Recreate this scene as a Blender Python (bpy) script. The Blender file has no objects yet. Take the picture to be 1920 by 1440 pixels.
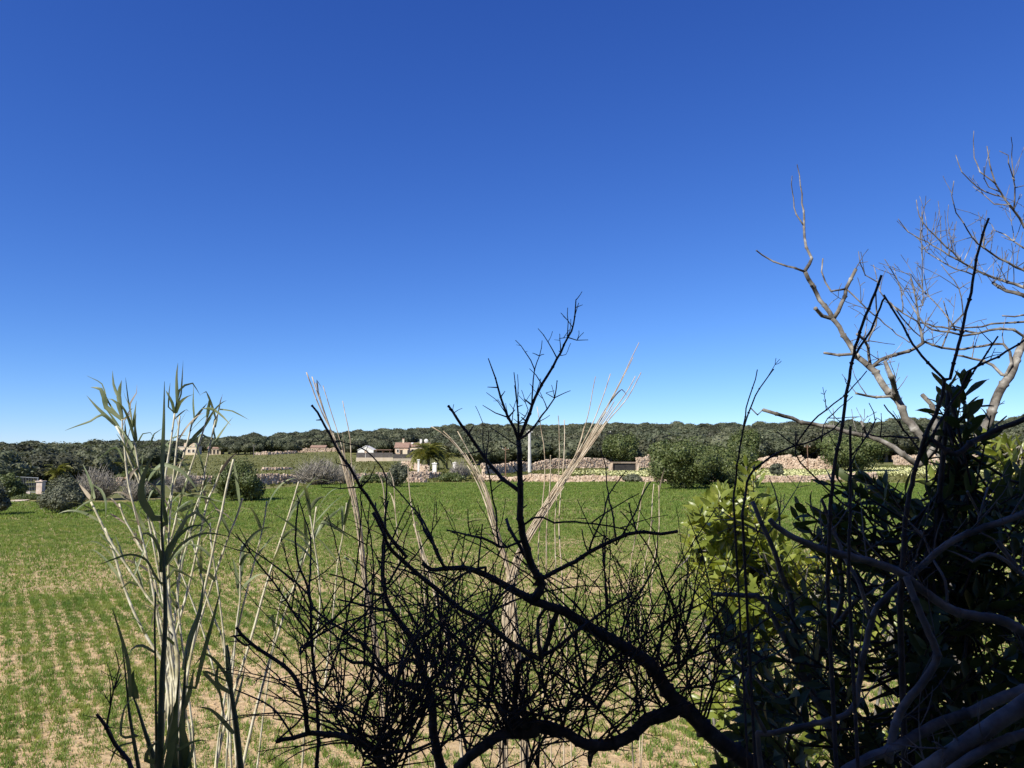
import bpy, math, random
import numpy as np
from mathutils import Vector, Matrix

# ------------------------------------------------------------------ camera, sky, sun, exposure
S = bpy.context.scene
C = S.collection
W0, H0, F = 1920.0, 1440.0, 1442.0          # photograph size and focal length in its pixels
HORIZON = 845.0                              # row of the true horizon
CAMZ = 4.0                                   # eye height above the field
PITCH = math.atan((HORIZON - H0 / 2) / F)
cam_d = bpy.data.cameras.new('camera')
cam = bpy.data.objects.new('camera', cam_d)
C.objects.link(cam)
cam.location = (0, 0, CAMZ)
cam.rotation_euler = (math.pi / 2 + PITCH, 0, 0)
cam_d.sensor_width = 36.0
cam_d.lens = 36.0 * F / W0
cam_d.clip_start = 0.05
cam_d.clip_end = 20000
S.camera = cam

SUN_AZ, SUN_EL = math.radians(45), math.radians(43)   # sun stands behind the camera's left shoulder
sun_dir = Vector((-math.cos(SUN_AZ) * math.cos(SUN_EL), -math.sin(SUN_AZ) * math.cos(SUN_EL), math.sin(SUN_EL)))
w = bpy.data.worlds.new('World')
S.world = w
w.use_nodes = True
nt = w.node_tree
bg = nt.nodes['Background']
sky = nt.nodes.new('ShaderNodeTexSky')
sky.sky_type = 'NISHITA'
sky.sun_disc = False
sky.sun_elevation = SUN_EL
sky.sun_rotation = math.atan2(sun_dir.x, sun_dir.y)
sky.altitude = 50
sky.air_density = 0.7
sky.dust_density = 0.0
sky.ozone_density = 4.0
sep = nt.nodes.new('ShaderNodeSeparateColor')
com = nt.nodes.new('ShaderNodeCombineColor')
nt.links.new(sky.outputs[0], sep.inputs[0])
SKY_FIT = [(0.5225, 1.30), (0.8119, 1.137), (1.9845, 0.824)]        # gain, power per channel
for i, (a, g) in enumerate(SKY_FIT):
    p = nt.nodes.new('ShaderNodeMath'); p.operation = 'POWER'; p.inputs[1].default_value = g
    m = nt.nodes.new('ShaderNodeMath'); m.operation = 'MULTIPLY'; m.inputs[1].default_value = a
    nt.links.new(sep.outputs[i], p.inputs[0]); nt.links.new(p.outputs[0], m.inputs[0]); nt.links.new(m.outputs[0], com.inputs[i])
nt.links.new(com.outputs[0], bg.inputs[0])
bg.inputs[1].default_value = 0.075
sl = bpy.data.lights.new('sun', 'SUN')
sl.energy = 5.0
sl.angle = math.radians(0.53)
sl.color = (1.0, 0.95, 0.86)
so = bpy.data.objects.new('sun', sl)
so.rotation_euler = sun_dir.to_track_quat('Z', 'Y').to_euler()
so.location = (-20, -20, 30)
C.objects.link(so)
S.view_settings.view_transform = 'Standard'
S.view_settings.look = 'None'
S.view_settings.gamma = 1.0
S.view_settings.use_curve_mapping = False
S.view_settings.exposure = 0.5
S.cycles.max_bounces = 6
S.cycles.diffuse_bounces = 3
S.cycles.transmission_bounces = 4
S.cycles.transparent_max_bounces = 4
S.cycles.use_denoising = True

# ------------------------------------------------------------------ helpers
rng = np.random.default_rng(11)
R = random.Random(5)
CP, SP = math.cos(PITCH), math.sin(PITCH)

def P(px, py, Y):
    """world point seen at pixel (px,py) whose distance along y is Y"""
    u = (px - W0 / 2) / F
    v = (H0 / 2 - py) / F
    dx, dy, dz = u, CP - v * SP, SP + v * CP
    k = Y / dy
    return Vector((dx * k, Y, CAMZ + dz * k))

def PX(px, Y):
    return (px - W0 / 2) / F * Y / 1.0037

ZOOM = {'A': (500, 540, 2.595), 'B': (500, 960, 3.0), 'C': (1400, 230, 3.692), 'D': (1400, 560, 3.692), 'E': (1100, 960, 3.0),
        'F': (1420, 900, 2.667), 'G': (100, 660, 4.174), 'H': (100, 960, 3.0), 'I': (480, 760, 4.0), 'J': (0, 760, 4.0), 'K': (960, 760, 4.0), 'X': (0, 0, 1.0)}

def zp(key, pts):
    ox, oy, s = ZOOM[key]
    return [(ox + x / s, oy + y / s) for x, y in pts]

class MB:
    """collects faces; build() links them as one mesh object"""
    def __init__(s):
        s.v = []; s.f = []
    def quad(s, a, b, c, d):
        n = len(s.v); s.v += [a, b, c, d]; s.f.append((n, n + 1, n + 2, n + 3))
    def box(s, c, h, rz=0.0, jit=0.0, rnd=None, top=1.0):
        n = len(s.v); ca, sa = math.cos(rz), math.sin(rz)
        for dz in (-1, 1):
            for dx, dy in ((-1, -1), (1, -1), (1, 1), (-1, 1)):
                t = top if dz > 0 else 1.0
                x, y, z = dx * h[0] * t, dy * h[1] * t, dz * h[2]
                if jit:
                    x += rnd.uniform(-jit, jit) * h[0]; y += rnd.uniform(-jit, jit) * h[1]; z += rnd.uniform(-jit, jit) * h[2]
                s.v.append((c[0] + x * ca - y * sa, c[1] + x * sa + y * ca, c[2] + z))
        for q in ((3, 2, 1, 0), (4, 5, 6, 7), (0, 1, 5, 4), (1, 2, 6, 5), (2, 3, 7, 6), (3, 0, 4, 7)):
            s.f.append(tuple(n + i for i in q))
    def tube(s, pts, rad, sides=6, cap=True):
        pts = [Vector(p) for p in pts]
        n0 = len(s.v); k = len(pts)
        t0 = (pts[1] - pts[0]).normalized()
        up = Vector((0, 0, 1)) if abs(t0.z) < 0.9 else Vector((1, 0, 0))
        nrm = t0.cross(up).normalized()
        for i in range(k):
            t = (pts[min(i + 1, k - 1)] - pts[max(i - 1, 0)])
            t = t.normalized() if t.length > 1e-9 else t0
            nrm = (nrm - t * nrm.dot(t))
            nrm = nrm.normalized() if nrm.length > 1e-6 else t.orthogonal().normalized()
            b = t.cross(nrm)
            for j in range(sides):
                a = 2 * math.pi * j / sides
                s.v.append(tuple(pts[i] + (nrm * math.cos(a) + b * math.sin(a)) * rad[i]))
        for i in range(k - 1):
            for j in range(sides):
                j2 = (j + 1) % sides
                s.f.append((n0 + i * sides + j, n0 + i * sides + j2, n0 + (i + 1) * sides + j2, n0 + (i + 1) * sides + j))
        if cap:
            s.f.append(tuple(n0 + j for j in reversed(range(sides))))
            s.f.append(tuple(n0 + (k - 1) * sides + j for j in range(sides)))
    def ribbon(s, pts, wid, roll=0.0, fold=0.25, twist=0.0):
        pts = [Vector(p) for p in pts]; n0 = len(s.v); k = len(pts)
        for i in range(k):
            t = (pts[min(i + 1, k - 1)] - pts[max(i - 1, 0)]).normalized()
            side = t.cross(Vector((0, 1, 0)))
            side = side.normalized() if side.length > 1e-4 else Vector((1, 0, 0))
            q = Matrix.Rotation(roll + twist * i / k, 3, t)
            side = q @ side; n = side.cross(t)
            for e, f in ((-1, 1), (0, 0), (1, 1)):
                s.v.append(tuple(pts[i] + side * (e * wid[i]) + n * (f * fold * wid[i])))
        for i in range(k - 1):
            for j in range(2):
                a = n0 + i * 3 + j
                s.f.append((a, a + 1, a + 4, a + 3))
    def build(s, name, mat, parent=None, smooth=False, local=False):
        me = bpy.data.meshes.new(name)
        v = s.v
        if parent is not None and not local:
            l = parent.location
            v = [(p[0] - l[0], p[1] - l[1], p[2] - l[2]) for p in v]
        me.from_pydata(v, [], s.f)
        mats = mat if isinstance(mat, (list, tuple)) else [mat]
        for m in mats:
            me.materials.append(m)
        if smooth:
            me.polygons.foreach_set('use_smooth', [True] * len(me.polygons))
        o = bpy.data.objects.new(name, me)
        C.objects.link(o)
        if parent is not None:
            o.parent = parent
        return o

def np_mesh(name, verts, faces, mat, smooth=False):
    """verts (n,3), faces (m,3 or 4) numpy -> mesh datablock"""
    me = bpy.data.meshes.new(name)
    n, k = len(faces), faces.shape[1]
    me.vertices.add(len(verts)); me.vertices.foreach_set('co', np.ascontiguousarray(verts, dtype=np.float32).ravel())
    me.loops.add(n * k); me.loops.foreach_set('vertex_index', np.ascontiguousarray(faces, dtype=np.int32).ravel())
    me.polygons.add(n); me.polygons.foreach_set('loop_start', np.arange(0, n * k, k, dtype=np.int32))
    me.polygons.foreach_set('loop_total', np.full(n, k, dtype=np.int32))
    if smooth:
        me.polygons.foreach_set('use_smooth', np.ones(n, dtype=bool))
    me.update(calc_edges=True)
    for m in (mat if isinstance(mat, (list, tuple)) else [mat]):
        me.materials.append(m)
    return me

def link(name, me, parent=None, loc=None):
    o = bpy.data.objects.new(name, me); C.objects.link(o)
    if parent is not None: o.parent = parent
    if loc is not None: o.location = loc
    return o

def tag(o, label=None, cat=None, group=None, kind=None):
    if label: o['label'] = label
    if cat: o['category'] = cat
    if group: o['group'] = group
    if kind: o['kind'] = kind
    return o

def empty(name, loc, label=None, cat=None, group=None, rz=0.0):
    o = bpy.data.objects.new(name, None); C.objects.link(o)
    o.empty_display_size = 0.2
    o.location = loc; o.rotation_euler = (0, 0, rz)
    return tag(o, label, cat, group)

def catmull(pts, step):
    """smooth polyline of vectors/tuples (any dimension)"""
    pts = [np.array(p, float) for p in pts]
    if len(pts) == 2:
        n = max(2, int(np.linalg.norm(pts[1] - pts[0]) / step) + 1)
        return [pts[0] + (pts[1] - pts[0]) * t for t in np.linspace(0, 1, n + 1)]
    q = [2 * pts[0] - pts[1]] + pts + [2 * pts[-1] - pts[-2]]
    out = []
    for i in range(1, len(q) - 2):
        n = max(1, int(np.linalg.norm(q[i + 1] - q[i]) / step))
        for k in range(n):
            t = k / n
            out.append(0.5 * ((2 * q[i]) + (-q[i - 1] + q[i + 1]) * t + (2 * q[i - 1] - 5 * q[i] + 4 * q[i + 1] - q[i + 2]) * t * t
                              + (-q[i - 1] + 3 * q[i] - 3 * q[i + 1] + q[i + 2]) * t ** 3))
    out.append(pts[-1])
    return out

def vnoise(x, y, scale, seed=0):
    """value noise 0..1 on numpy arrays"""
    x = np.asarray(x, float) / scale; y = np.asarray(y, float) / scale
    xi = np.floor(x).astype(np.int64); yi = np.floor(y).astype(np.int64)
    fx = x - xi; fy = y - yi
    fx = fx * fx * (3 - 2 * fx); fy = fy * fy * (3 - 2 * fy)
    def h(a, b):
        n = (a * 374761393 + b * 668265263 + seed * 974711) & 0x7fffffff
        n = ((n ^ (n >> 13)) * 1274126177) & 0x7fffffff
        return ((n ^ (n >> 16)) & 0xffff) / 65535.0
    return (h(xi, yi) * (1 - fx) + h(xi + 1, yi) * fx) * (1 - fy) + (h(xi, yi + 1) * (1 - fx) + h(xi + 1, yi + 1) * fx) * fy

# ------------------------------------------------------------------ materials
def new_mat(name):
    m = bpy.data.materials.new(name); m.use_nodes = True
    t = m.node_tree
    b = t.nodes['Principled BSDF']
    return m, t, b

def N(t, kind, **kw):
    n = t.nodes.new(kind)
    for k, v in kw.items():
        if isinstance(k, str) and k.startswith('i_'):
            n.inputs[k[2:].replace('_', ' ')].default_value = v
        else:
            setattr(n, k, v)
    return n

def ramp(t, src, stops):
    r = t.nodes.new('ShaderNodeValToRGB')
    el = r.color_ramp.elements
    while len(el) < len(stops): el.new(0.5)
    for e, (p, c) in zip(el, stops):
        e.position = p; e.color = (*c, 1)
    t.links.new(src, r.inputs[0])
    return r.outputs[0]

def pos_noise(t, scale, detail=4, rough=0.6, obj=False):
    n = t.nodes.new('ShaderNodeTexNoise')
    n.inputs['Scale'].default_value = scale; n.inputs['Detail'].default_value = detail; n.inputs['Roughness'].default_value = rough
    if obj:
        c = t.nodes.new('ShaderNodeTexCoord'); t.links.new(c.outputs['Object'], n.inputs['Vector'])
    else:
        g = t.nodes.new('ShaderNodeNewGeometry'); t.links.new(g.outputs['Position'], n.inputs['Vector'])
    return n.outputs['Fac']

def bump(t, b, fac, strength, dist):
    n = t.nodes.new('ShaderNodeBump'); n.inputs['Strength'].default_value = strength; n.inputs['Distance'].default_value = dist
    t.links.new(fac, n.inputs['Height']); t.links.new(n.outputs[0], b.inputs['Normal'])

def simple(name, stops, scale, rough=0.85, bmp=0.0, bdist=0.01, detail=5, obj=False, spec=0.3):
    m, t, b = new_mat(name)
    f = pos_noise(t, scale, detail, obj=obj)
    t.links.new(ramp(t, f, stops), b.inputs['Base Color'])
    b.inputs['Roughness'].default_value = rough
    b.inputs['Specular IOR Level'].default_value = spec
    if bmp: bump(t, b, f, bmp, bdist)
    return m

def leafy(name, stops, scale, trans=0.3, rough=0.55, spec=0.35, per_obj=0.0, tint=(1.25, 1.2, 0.6)):
    """foliage: noise coloured principled mixed with translucency"""
    m, t, b = new_mat(name)
    f = pos_noise(t, scale, 3)
    col = ramp(t, f, stops)
    if per_obj:
        oi = t.nodes.new('ShaderNodeObjectInfo')
        hs = t.nodes.new('ShaderNodeHueSaturation')
        mr = N(t, 'ShaderNodeMapRange'); mr.inputs['To Min'].default_value = 1 - per_obj; mr.inputs['To Max'].default_value = 1 + per_obj
        t.links.new(oi.outputs['Random'], mr.inputs['Value']); t.links.new(mr.outputs[0], hs.inputs['Value'])
        m2 = N(t, 'ShaderNodeMath', operation='MULTIPLY'); m2.inputs[1].default_value = 7.31
        m3 = N(t, 'ShaderNodeMath', operation='FRACT')
        mr2 = N(t, 'ShaderNodeMapRange'); mr2.inputs['To Min'].default_value = 0.475; mr2.inputs['To Max'].default_value = 0.515
        t.links.new(oi.outputs['Random'], m2.inputs[0]); t.links.new(m2.outputs[0], m3.inputs[0]); t.links.new(m3.outputs[0], mr2.inputs['Value'])
        t.links.new(mr2.outputs[0], hs.inputs['Hue'])
        t.links.new(col, hs.inputs['Color']); col = hs.outputs[0]
    t.links.new(col, b.inputs['Base Color'])
    b.inputs['Roughness'].default_value = rough; b.inputs['Specular IOR Level'].default_value = spec
    tr = t.nodes.new('ShaderNodeBsdfTranslucent')
    mul = N(t, 'ShaderNodeMix', data_type='RGBA', blend_type='MULTIPLY'); mul.inputs[0].default_value = 1.0
    mul.inputs[7].default_value = (*tint, 1)
    t.links.new(col, mul.inputs[6]); t.links.new(mul.outputs[2], tr.inputs[0])
    mx = t.nodes.new('ShaderNodeMixShader'); mx.inputs[0].default_value = trans
    t.links.new(b.outputs[0], mx.inputs[1]); t.links.new(tr.outputs[0], mx.inputs[2])
    t.links.new(mx.outputs[0], t.nodes['Material Output'].inputs[0])
    return m

M = {}
M['grass'] = leafy('crop_grass', [(0.3, (0.11, 0.19, 0.034)), (0.5, (0.175, 0.255, 0.05)), (0.7, (0.28, 0.325, 0.08))], 1.0, 0.4, 0.6, 0.2)
M['clod'] = simple('soil_clod', [(0.3, (0.34, 0.235, 0.12)), (0.55, (0.52, 0.38, 0.215)), (0.75, (0.68, 0.56, 0.38))], 1.7, 0.95)
M['meadow'] = leafy('meadow_grass', [(0.3, (0.09, 0.11, 0.03)), (0.55, (0.15, 0.15, 0.045)), (0.75, (0.24, 0.2, 0.08))], 0.25, 0.3, 0.7, 0.2)
M['flower'] = simple('yellow_flowers', [(0.35, (0.4, 0.43, 0.13)), (0.48, (0.62, 0.61, 0.27)), (0.62, (0.76, 0.73, 0.42))], 3.0, 0.8)
M['wood_leaf'] = leafy('woodland_foliage', [(0.3, (0.052, 0.062, 0.032)), (0.5, (0.088, 0.099, 0.053)), (0.72, (0.15, 0.155, 0.095))], 0.3, 0.2, 0.6, 0.3, per_obj=0.5)
M['bush_leaf'] = leafy('carob_foliage', [(0.3, (0.055, 0.08, 0.022)), (0.5, (0.1, 0.127, 0.038)), (0.72, (0.18, 0.195, 0.07))], 1.5, 0.2, 0.5, 0.35)
M['olive_leaf'] = leafy('olive_foliage', [(0.3, (0.07, 0.082, 0.05)), (0.5, (0.12, 0.13, 0.08)), (0.72, (0.2, 0.2, 0.13))], 1.5, 0.15, 0.6, 0.3)
M['palm_leaf'] = leafy('palm_frond', [(0.3, (0.13, 0.15, 0.035)), (0.55, (0.22, 0.22, 0.06)), (0.75, (0.34, 0.3, 0.1))], 1.0, 0.2, 0.5, 0.35)
M['grey_twig'] = simple('grey_twigs', [(0.3, (0.17, 0.15, 0.115)), (0.7, (0.33, 0.3, 0.245))], 3.0)
M['trunk'] = simple('trunk_bark', [(0.3, (0.07, 0.055, 0.04)), (0.7, (0.17, 0.14, 0.11))], 4.0, bmp=0.4)
M['stone'] = simple('dry_stone', [(0.25, (0.33, 0.23, 0.15)), (0.5, (0.52, 0.395, 0.28)), (0.75, (0.68, 0.565, 0.44))], 1.2, 0.95, 0.4, 0.03)
M['pillar'] = simple('pillar_stone', [(0.3, (0.5, 0.38, 0.29)), (0.7, (0.72, 0.6, 0.5))], 3.0, 0.9)
M['white'] = simple('white_render', [(0.3, (0.68, 0.64, 0.56)), (0.7, (0.8, 0.77, 0.7))], 0.8, 0.85)
M['cream'] = simple('cream_render', [(0.3, (0.6, 0.48, 0.32)), (0.7, (0.74, 0.62, 0.45))], 0.8, 0.85)
M['pink'] = simple('ochre_stone_wall', [(0.3, (0.5, 0.36, 0.24)), (0.7, (0.68, 0.52, 0.37))], 1.2, 0.9)
M['roof'] = simple('clay_tile', [(0.3, (0.2, 0.125, 0.09)), (0.7, (0.34, 0.22, 0.16))], 2.0, 0.9)
M['dark'] = simple('dark_opening', [(0.3, (0.025, 0.022, 0.02)), (0.7, (0.05, 0.045, 0.04))], 2.0, 0.9)
M['brownwood'] = simple('brown_wood', [(0.3, (0.12, 0.07, 0.04)), (0.7, (0.22, 0.13, 0.08))], 3.0, 0.8)
M['fence'] = simple('weathered_fence', [(0.3, (0.1, 0.085, 0.075)), (0.7, (0.17, 0.15, 0.13))], 2.0, 0.9)
M['concrete'] = simple('pole_concrete', [(0.3, (0.5, 0.47, 0.41)), (0.7, (0.66, 0.63, 0.57))], 2.0, 0.9)
M['metal'] = simple('gate_metal', [(0.3, (0.16, 0.17, 0.17)), (0.7, (0.25, 0.26, 0.26))], 3.0, 0.5)
M['gravel'] = simple('pale_gravel', [(0.3, (0.5, 0.4, 0.29)), (0.7, (0.68, 0.57, 0.43))], 1.5, 0.95)
M['black_bark'] = simple('black_bark', [(0.3, (0.03, 0.026, 0.023)), (0.6, (0.065, 0.056, 0.049)), (0.8, (0.13, 0.12, 0.108))], 40.0, 0.85, 0.6, 0.004)
M['stem_dark'] = simple('dark_stem_bark', [(0.3, (0.03, 0.024, 0.02)), (0.7, (0.075, 0.062, 0.052))], 40.0, 0.8, 0.5, 0.003)
M['grey_bark'] = simple('lichen_bark', [(0.34, (0.035, 0.031, 0.028)), (0.45, (0.13, 0.117, 0.1)), (0.56, (0.21, 0.195, 0.17)), (0.68, (0.42, 0.405, 0.365))], 17.0, 0.9, 0.6, 0.004, detail=8)
M['blue_bark'] = simple('smooth_grey_bark', [(0.3, (0.06, 0.055, 0.052)), (0.5, (0.14, 0.132, 0.125)), (0.75, (0.28, 0.27, 0.255))], 15.0, 0.85, 0.4, 0.003)
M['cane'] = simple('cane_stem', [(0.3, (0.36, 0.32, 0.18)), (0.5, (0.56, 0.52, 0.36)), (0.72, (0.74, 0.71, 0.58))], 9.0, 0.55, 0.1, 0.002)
M['cane_dark'] = simple('old_cane_stem', [(0.3, (0.06, 0.055, 0.035)), (0.7, (0.13, 0.12, 0.08))], 12.0, 0.7)
M['straw'] = simple('straw_cane', [(0.3, (0.22, 0.155, 0.095)), (0.48, (0.45, 0.36, 0.245)), (0.72, (0.68, 0.6, 0.46))], 14.0, 0.7, 0.2, 0.002)
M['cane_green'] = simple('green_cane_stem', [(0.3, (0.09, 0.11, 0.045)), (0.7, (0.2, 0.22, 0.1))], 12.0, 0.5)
M['reed_leaf'] = leafy('reed_leaf', [(0.3, (0.095, 0.135, 0.06)), (0.5, (0.18, 0.22, 0.11)), (0.72, (0.31, 0.34, 0.19))], 6.0, 0.3, 0.45, 0.4)
M['reed_dry'] = leafy('dry_reed_leaf', [(0.3, (0.3, 0.24, 0.16)), (0.7, (0.55, 0.47, 0.34))], 8.0, 0.3, 0.7, 0.2, tint=(1, 0.95, 0.8))
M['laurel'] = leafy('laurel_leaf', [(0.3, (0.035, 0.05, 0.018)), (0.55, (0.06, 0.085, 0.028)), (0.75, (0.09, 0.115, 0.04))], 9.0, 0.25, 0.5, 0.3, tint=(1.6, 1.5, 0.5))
M['laurel_lit'] = leafy('sunlit_laurel_leaf', [(0.3, (0.12, 0.165, 0.03)), (0.55, (0.25, 0.295, 0.055)), (0.75, (0.42, 0.42, 0.12))], 9.0, 0.4, 0.35, 0.5, tint=(1.4, 1.3, 0.5))  # lit copy of the laurel leaf: sunlight put into a paler, yellower colour
M['bud'] = simple('yellow_buds', [(0.3, (0.6, 0.48, 0.1)), (0.7, (0.75, 0.66, 0.25))], 30.0, 0.7)
M['shade_house_wall'] = simple('shade_house_render', [(0.3, (0.3, 0.25, 0.2)), (0.7, (0.42, 0.36, 0.29))], 1.0, 0.9)
M['shutter'] = simple('shade_house_shutter', [(0.3, (0.03, 0.07, 0.04)), (0.7, (0.05, 0.1, 0.06))], 4.0, 0.6)

# ground: soil in the field, dry meadow beyond it, leaf litter under the woods
def ground_mat():
    m, t, b = new_mat('ground_soil')
    g = t.nodes.new('ShaderNodeNewGeometry')
    fine = pos_noise(t, 9.0, 8, 0.7)
    broad = pos_noise(t, 0.35, 4, 0.6)
    soil = ramp(t, fine, [(0.3, (0.38, 0.25, 0.125)), (0.5, (0.58, 0.41, 0.215)), (0.7, (0.7, 0.53, 0.31))])
    green = ramp(t, broad, [(0.3, (0.085, 0.105, 0.03)), (0.55, (0.135, 0.14, 0.045)), (0.75, (0.21, 0.18, 0.08))])
    at = t.nodes.new('ShaderNodeAttribute'); at.attribute_name = 'zone'
    mx = N(t, 'ShaderNodeMix', data_type='RGBA')
    ad = N(t, 'ShaderNodeMath', operation='ADD'); sb = N(t, 'ShaderNodeMath', operation='SUBTRACT'); sb.inputs[1].default_value = 0.5
    t.links.new(broad, sb.inputs[0]); t.links.new(at.outputs['Fac'], ad.inputs[0]); t.links.new(sb.outputs[0], ad.inputs[1])
    ad.use_clamp = True
    t.links.new(ad.outputs[0], mx.inputs[0]); t.links.new(soil, mx.inputs[6]); t.links.new(green, mx.inputs[7])
    t.links.new(mx.outputs[2], b.inputs['Base Color'])
    b.inputs['Roughness'].default_value = 0.95; b.inputs['Specular IOR Level'].default_value = 0.15
    bump(t, b, fine, 1.0, 0.06)
    return m
M['ground'] = ground_mat()

# ------------------------------------------------------------------ terrain
RIDGE = np.array([(-900, 838), (0, 838), (100, 836), (200, 832), (300, 830), (415, 823), (560, 815), (700, 808), (900, 800), (1100, 796), (1500, 797), (1750, 792), (1920, 789), (2800, 789)], float)
EDGE = np.array([(-600, 60), (0, 60), (270, 60), (430, 74), (640, 92), (900, 98), (1215, 99), (1500, 96), (1920, 92), (2500, 90)], float)
RR = 560.0

def ridge_px(px):
    return np.interp(px, RIDGE[:, 0], RIDGE[:, 1])

def terrain(x, y):
    x = np.asarray(x, float); y = np.asarray(y, float)
    yy = np.maximum(y, 1.0)
    px = W0 / 2 + F * x / yy
    r = np.hypot(x, y)
    zr = np.maximum(CAMZ + (HORIZON - ridge_px(px)) / F * RR - 5.0, 1.0)
    t = np.clip((r - 100) / (RR - 100), 0, 1.0)
    z = np.where(y > 0, zr * t ** 1.8, 0.0)
    z = z + np.where(r > RR, -(r - RR) * 0.01, 0.0) * (y > 0)
    z = z + (vnoise(x, y, 6.0, 3) - 0.5) * 0.12 * np.clip((y - 5) / 10, 0, 1)
    z = z + 0.6 * np.clip((y - 99.5) / 3, 0, 1) * np.clip((px - 960) / 80, 0, 1) * np.clip((200 - y) / 50, 0, 1)
    bank = np.clip((3.4 - y) / 2.5, 0, 1)
    bank = bank * bank * (3 - 2 * bank) * 2.35
    return z + bank

def tz(x, y):
    return float(terrain(x, y))

def build_ground():
    rad = np.concatenate([[0.0], np.arange(0.4, 6, 0.3), np.arange(6, 20, 0.8), np.arange(20, 130, 1.6), np.geomspace(130, 700, 60), np.geomspace(760, 9000, 16)])
    ang = np.concatenate([np.radians(np.arange(-45, 45.01, 0.5)), np.radians(np.arange(50, 311, 5.0))])   # from +y, clockwise
    A, Rr = np.meshgrid(ang, rad)
    X = np.sin(A) * Rr; Y = np.cos(A) * Rr
    Z = terrain(X, Y)
    n, m = X.shape
    V = np.stack([X, Y, Z], -1).reshape(-1, 3)
    i, j = np.meshgrid(np.arange(n - 1), np.arange(m), indexing='ij')
    j2 = (j + 1) % m
    Fq = np.stack([i * m + j, (i + 1) * m + j, (i + 1) * m + j2, i * m + j2], -1).reshape(-1, 4)[:, ::-1]
    me = np_mesh('ground', V, Fq, M['ground'], True)
    px = W0 / 2 + F * X / np.maximum(Y, 1)
    edge = np.interp(px, EDGE[:, 0], EDGE[:, 1])
    zone = np.clip((Y - edge) / 4, 0, 1)
    zone = np.maximum(zone, np.clip((Y - 14) / 45, 0, 0.75))
    zone[Y < 3.5] = 0.8
    a = me.attributes.new('zone', 'FLOAT', 'POINT'); a.data.foreach_set('value', zone.ravel().astype(np.float32))
    tag(link('ground', me), 'green field of young crop rows over pale stony soil', 'ground', kind='structure')
build_ground()

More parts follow.
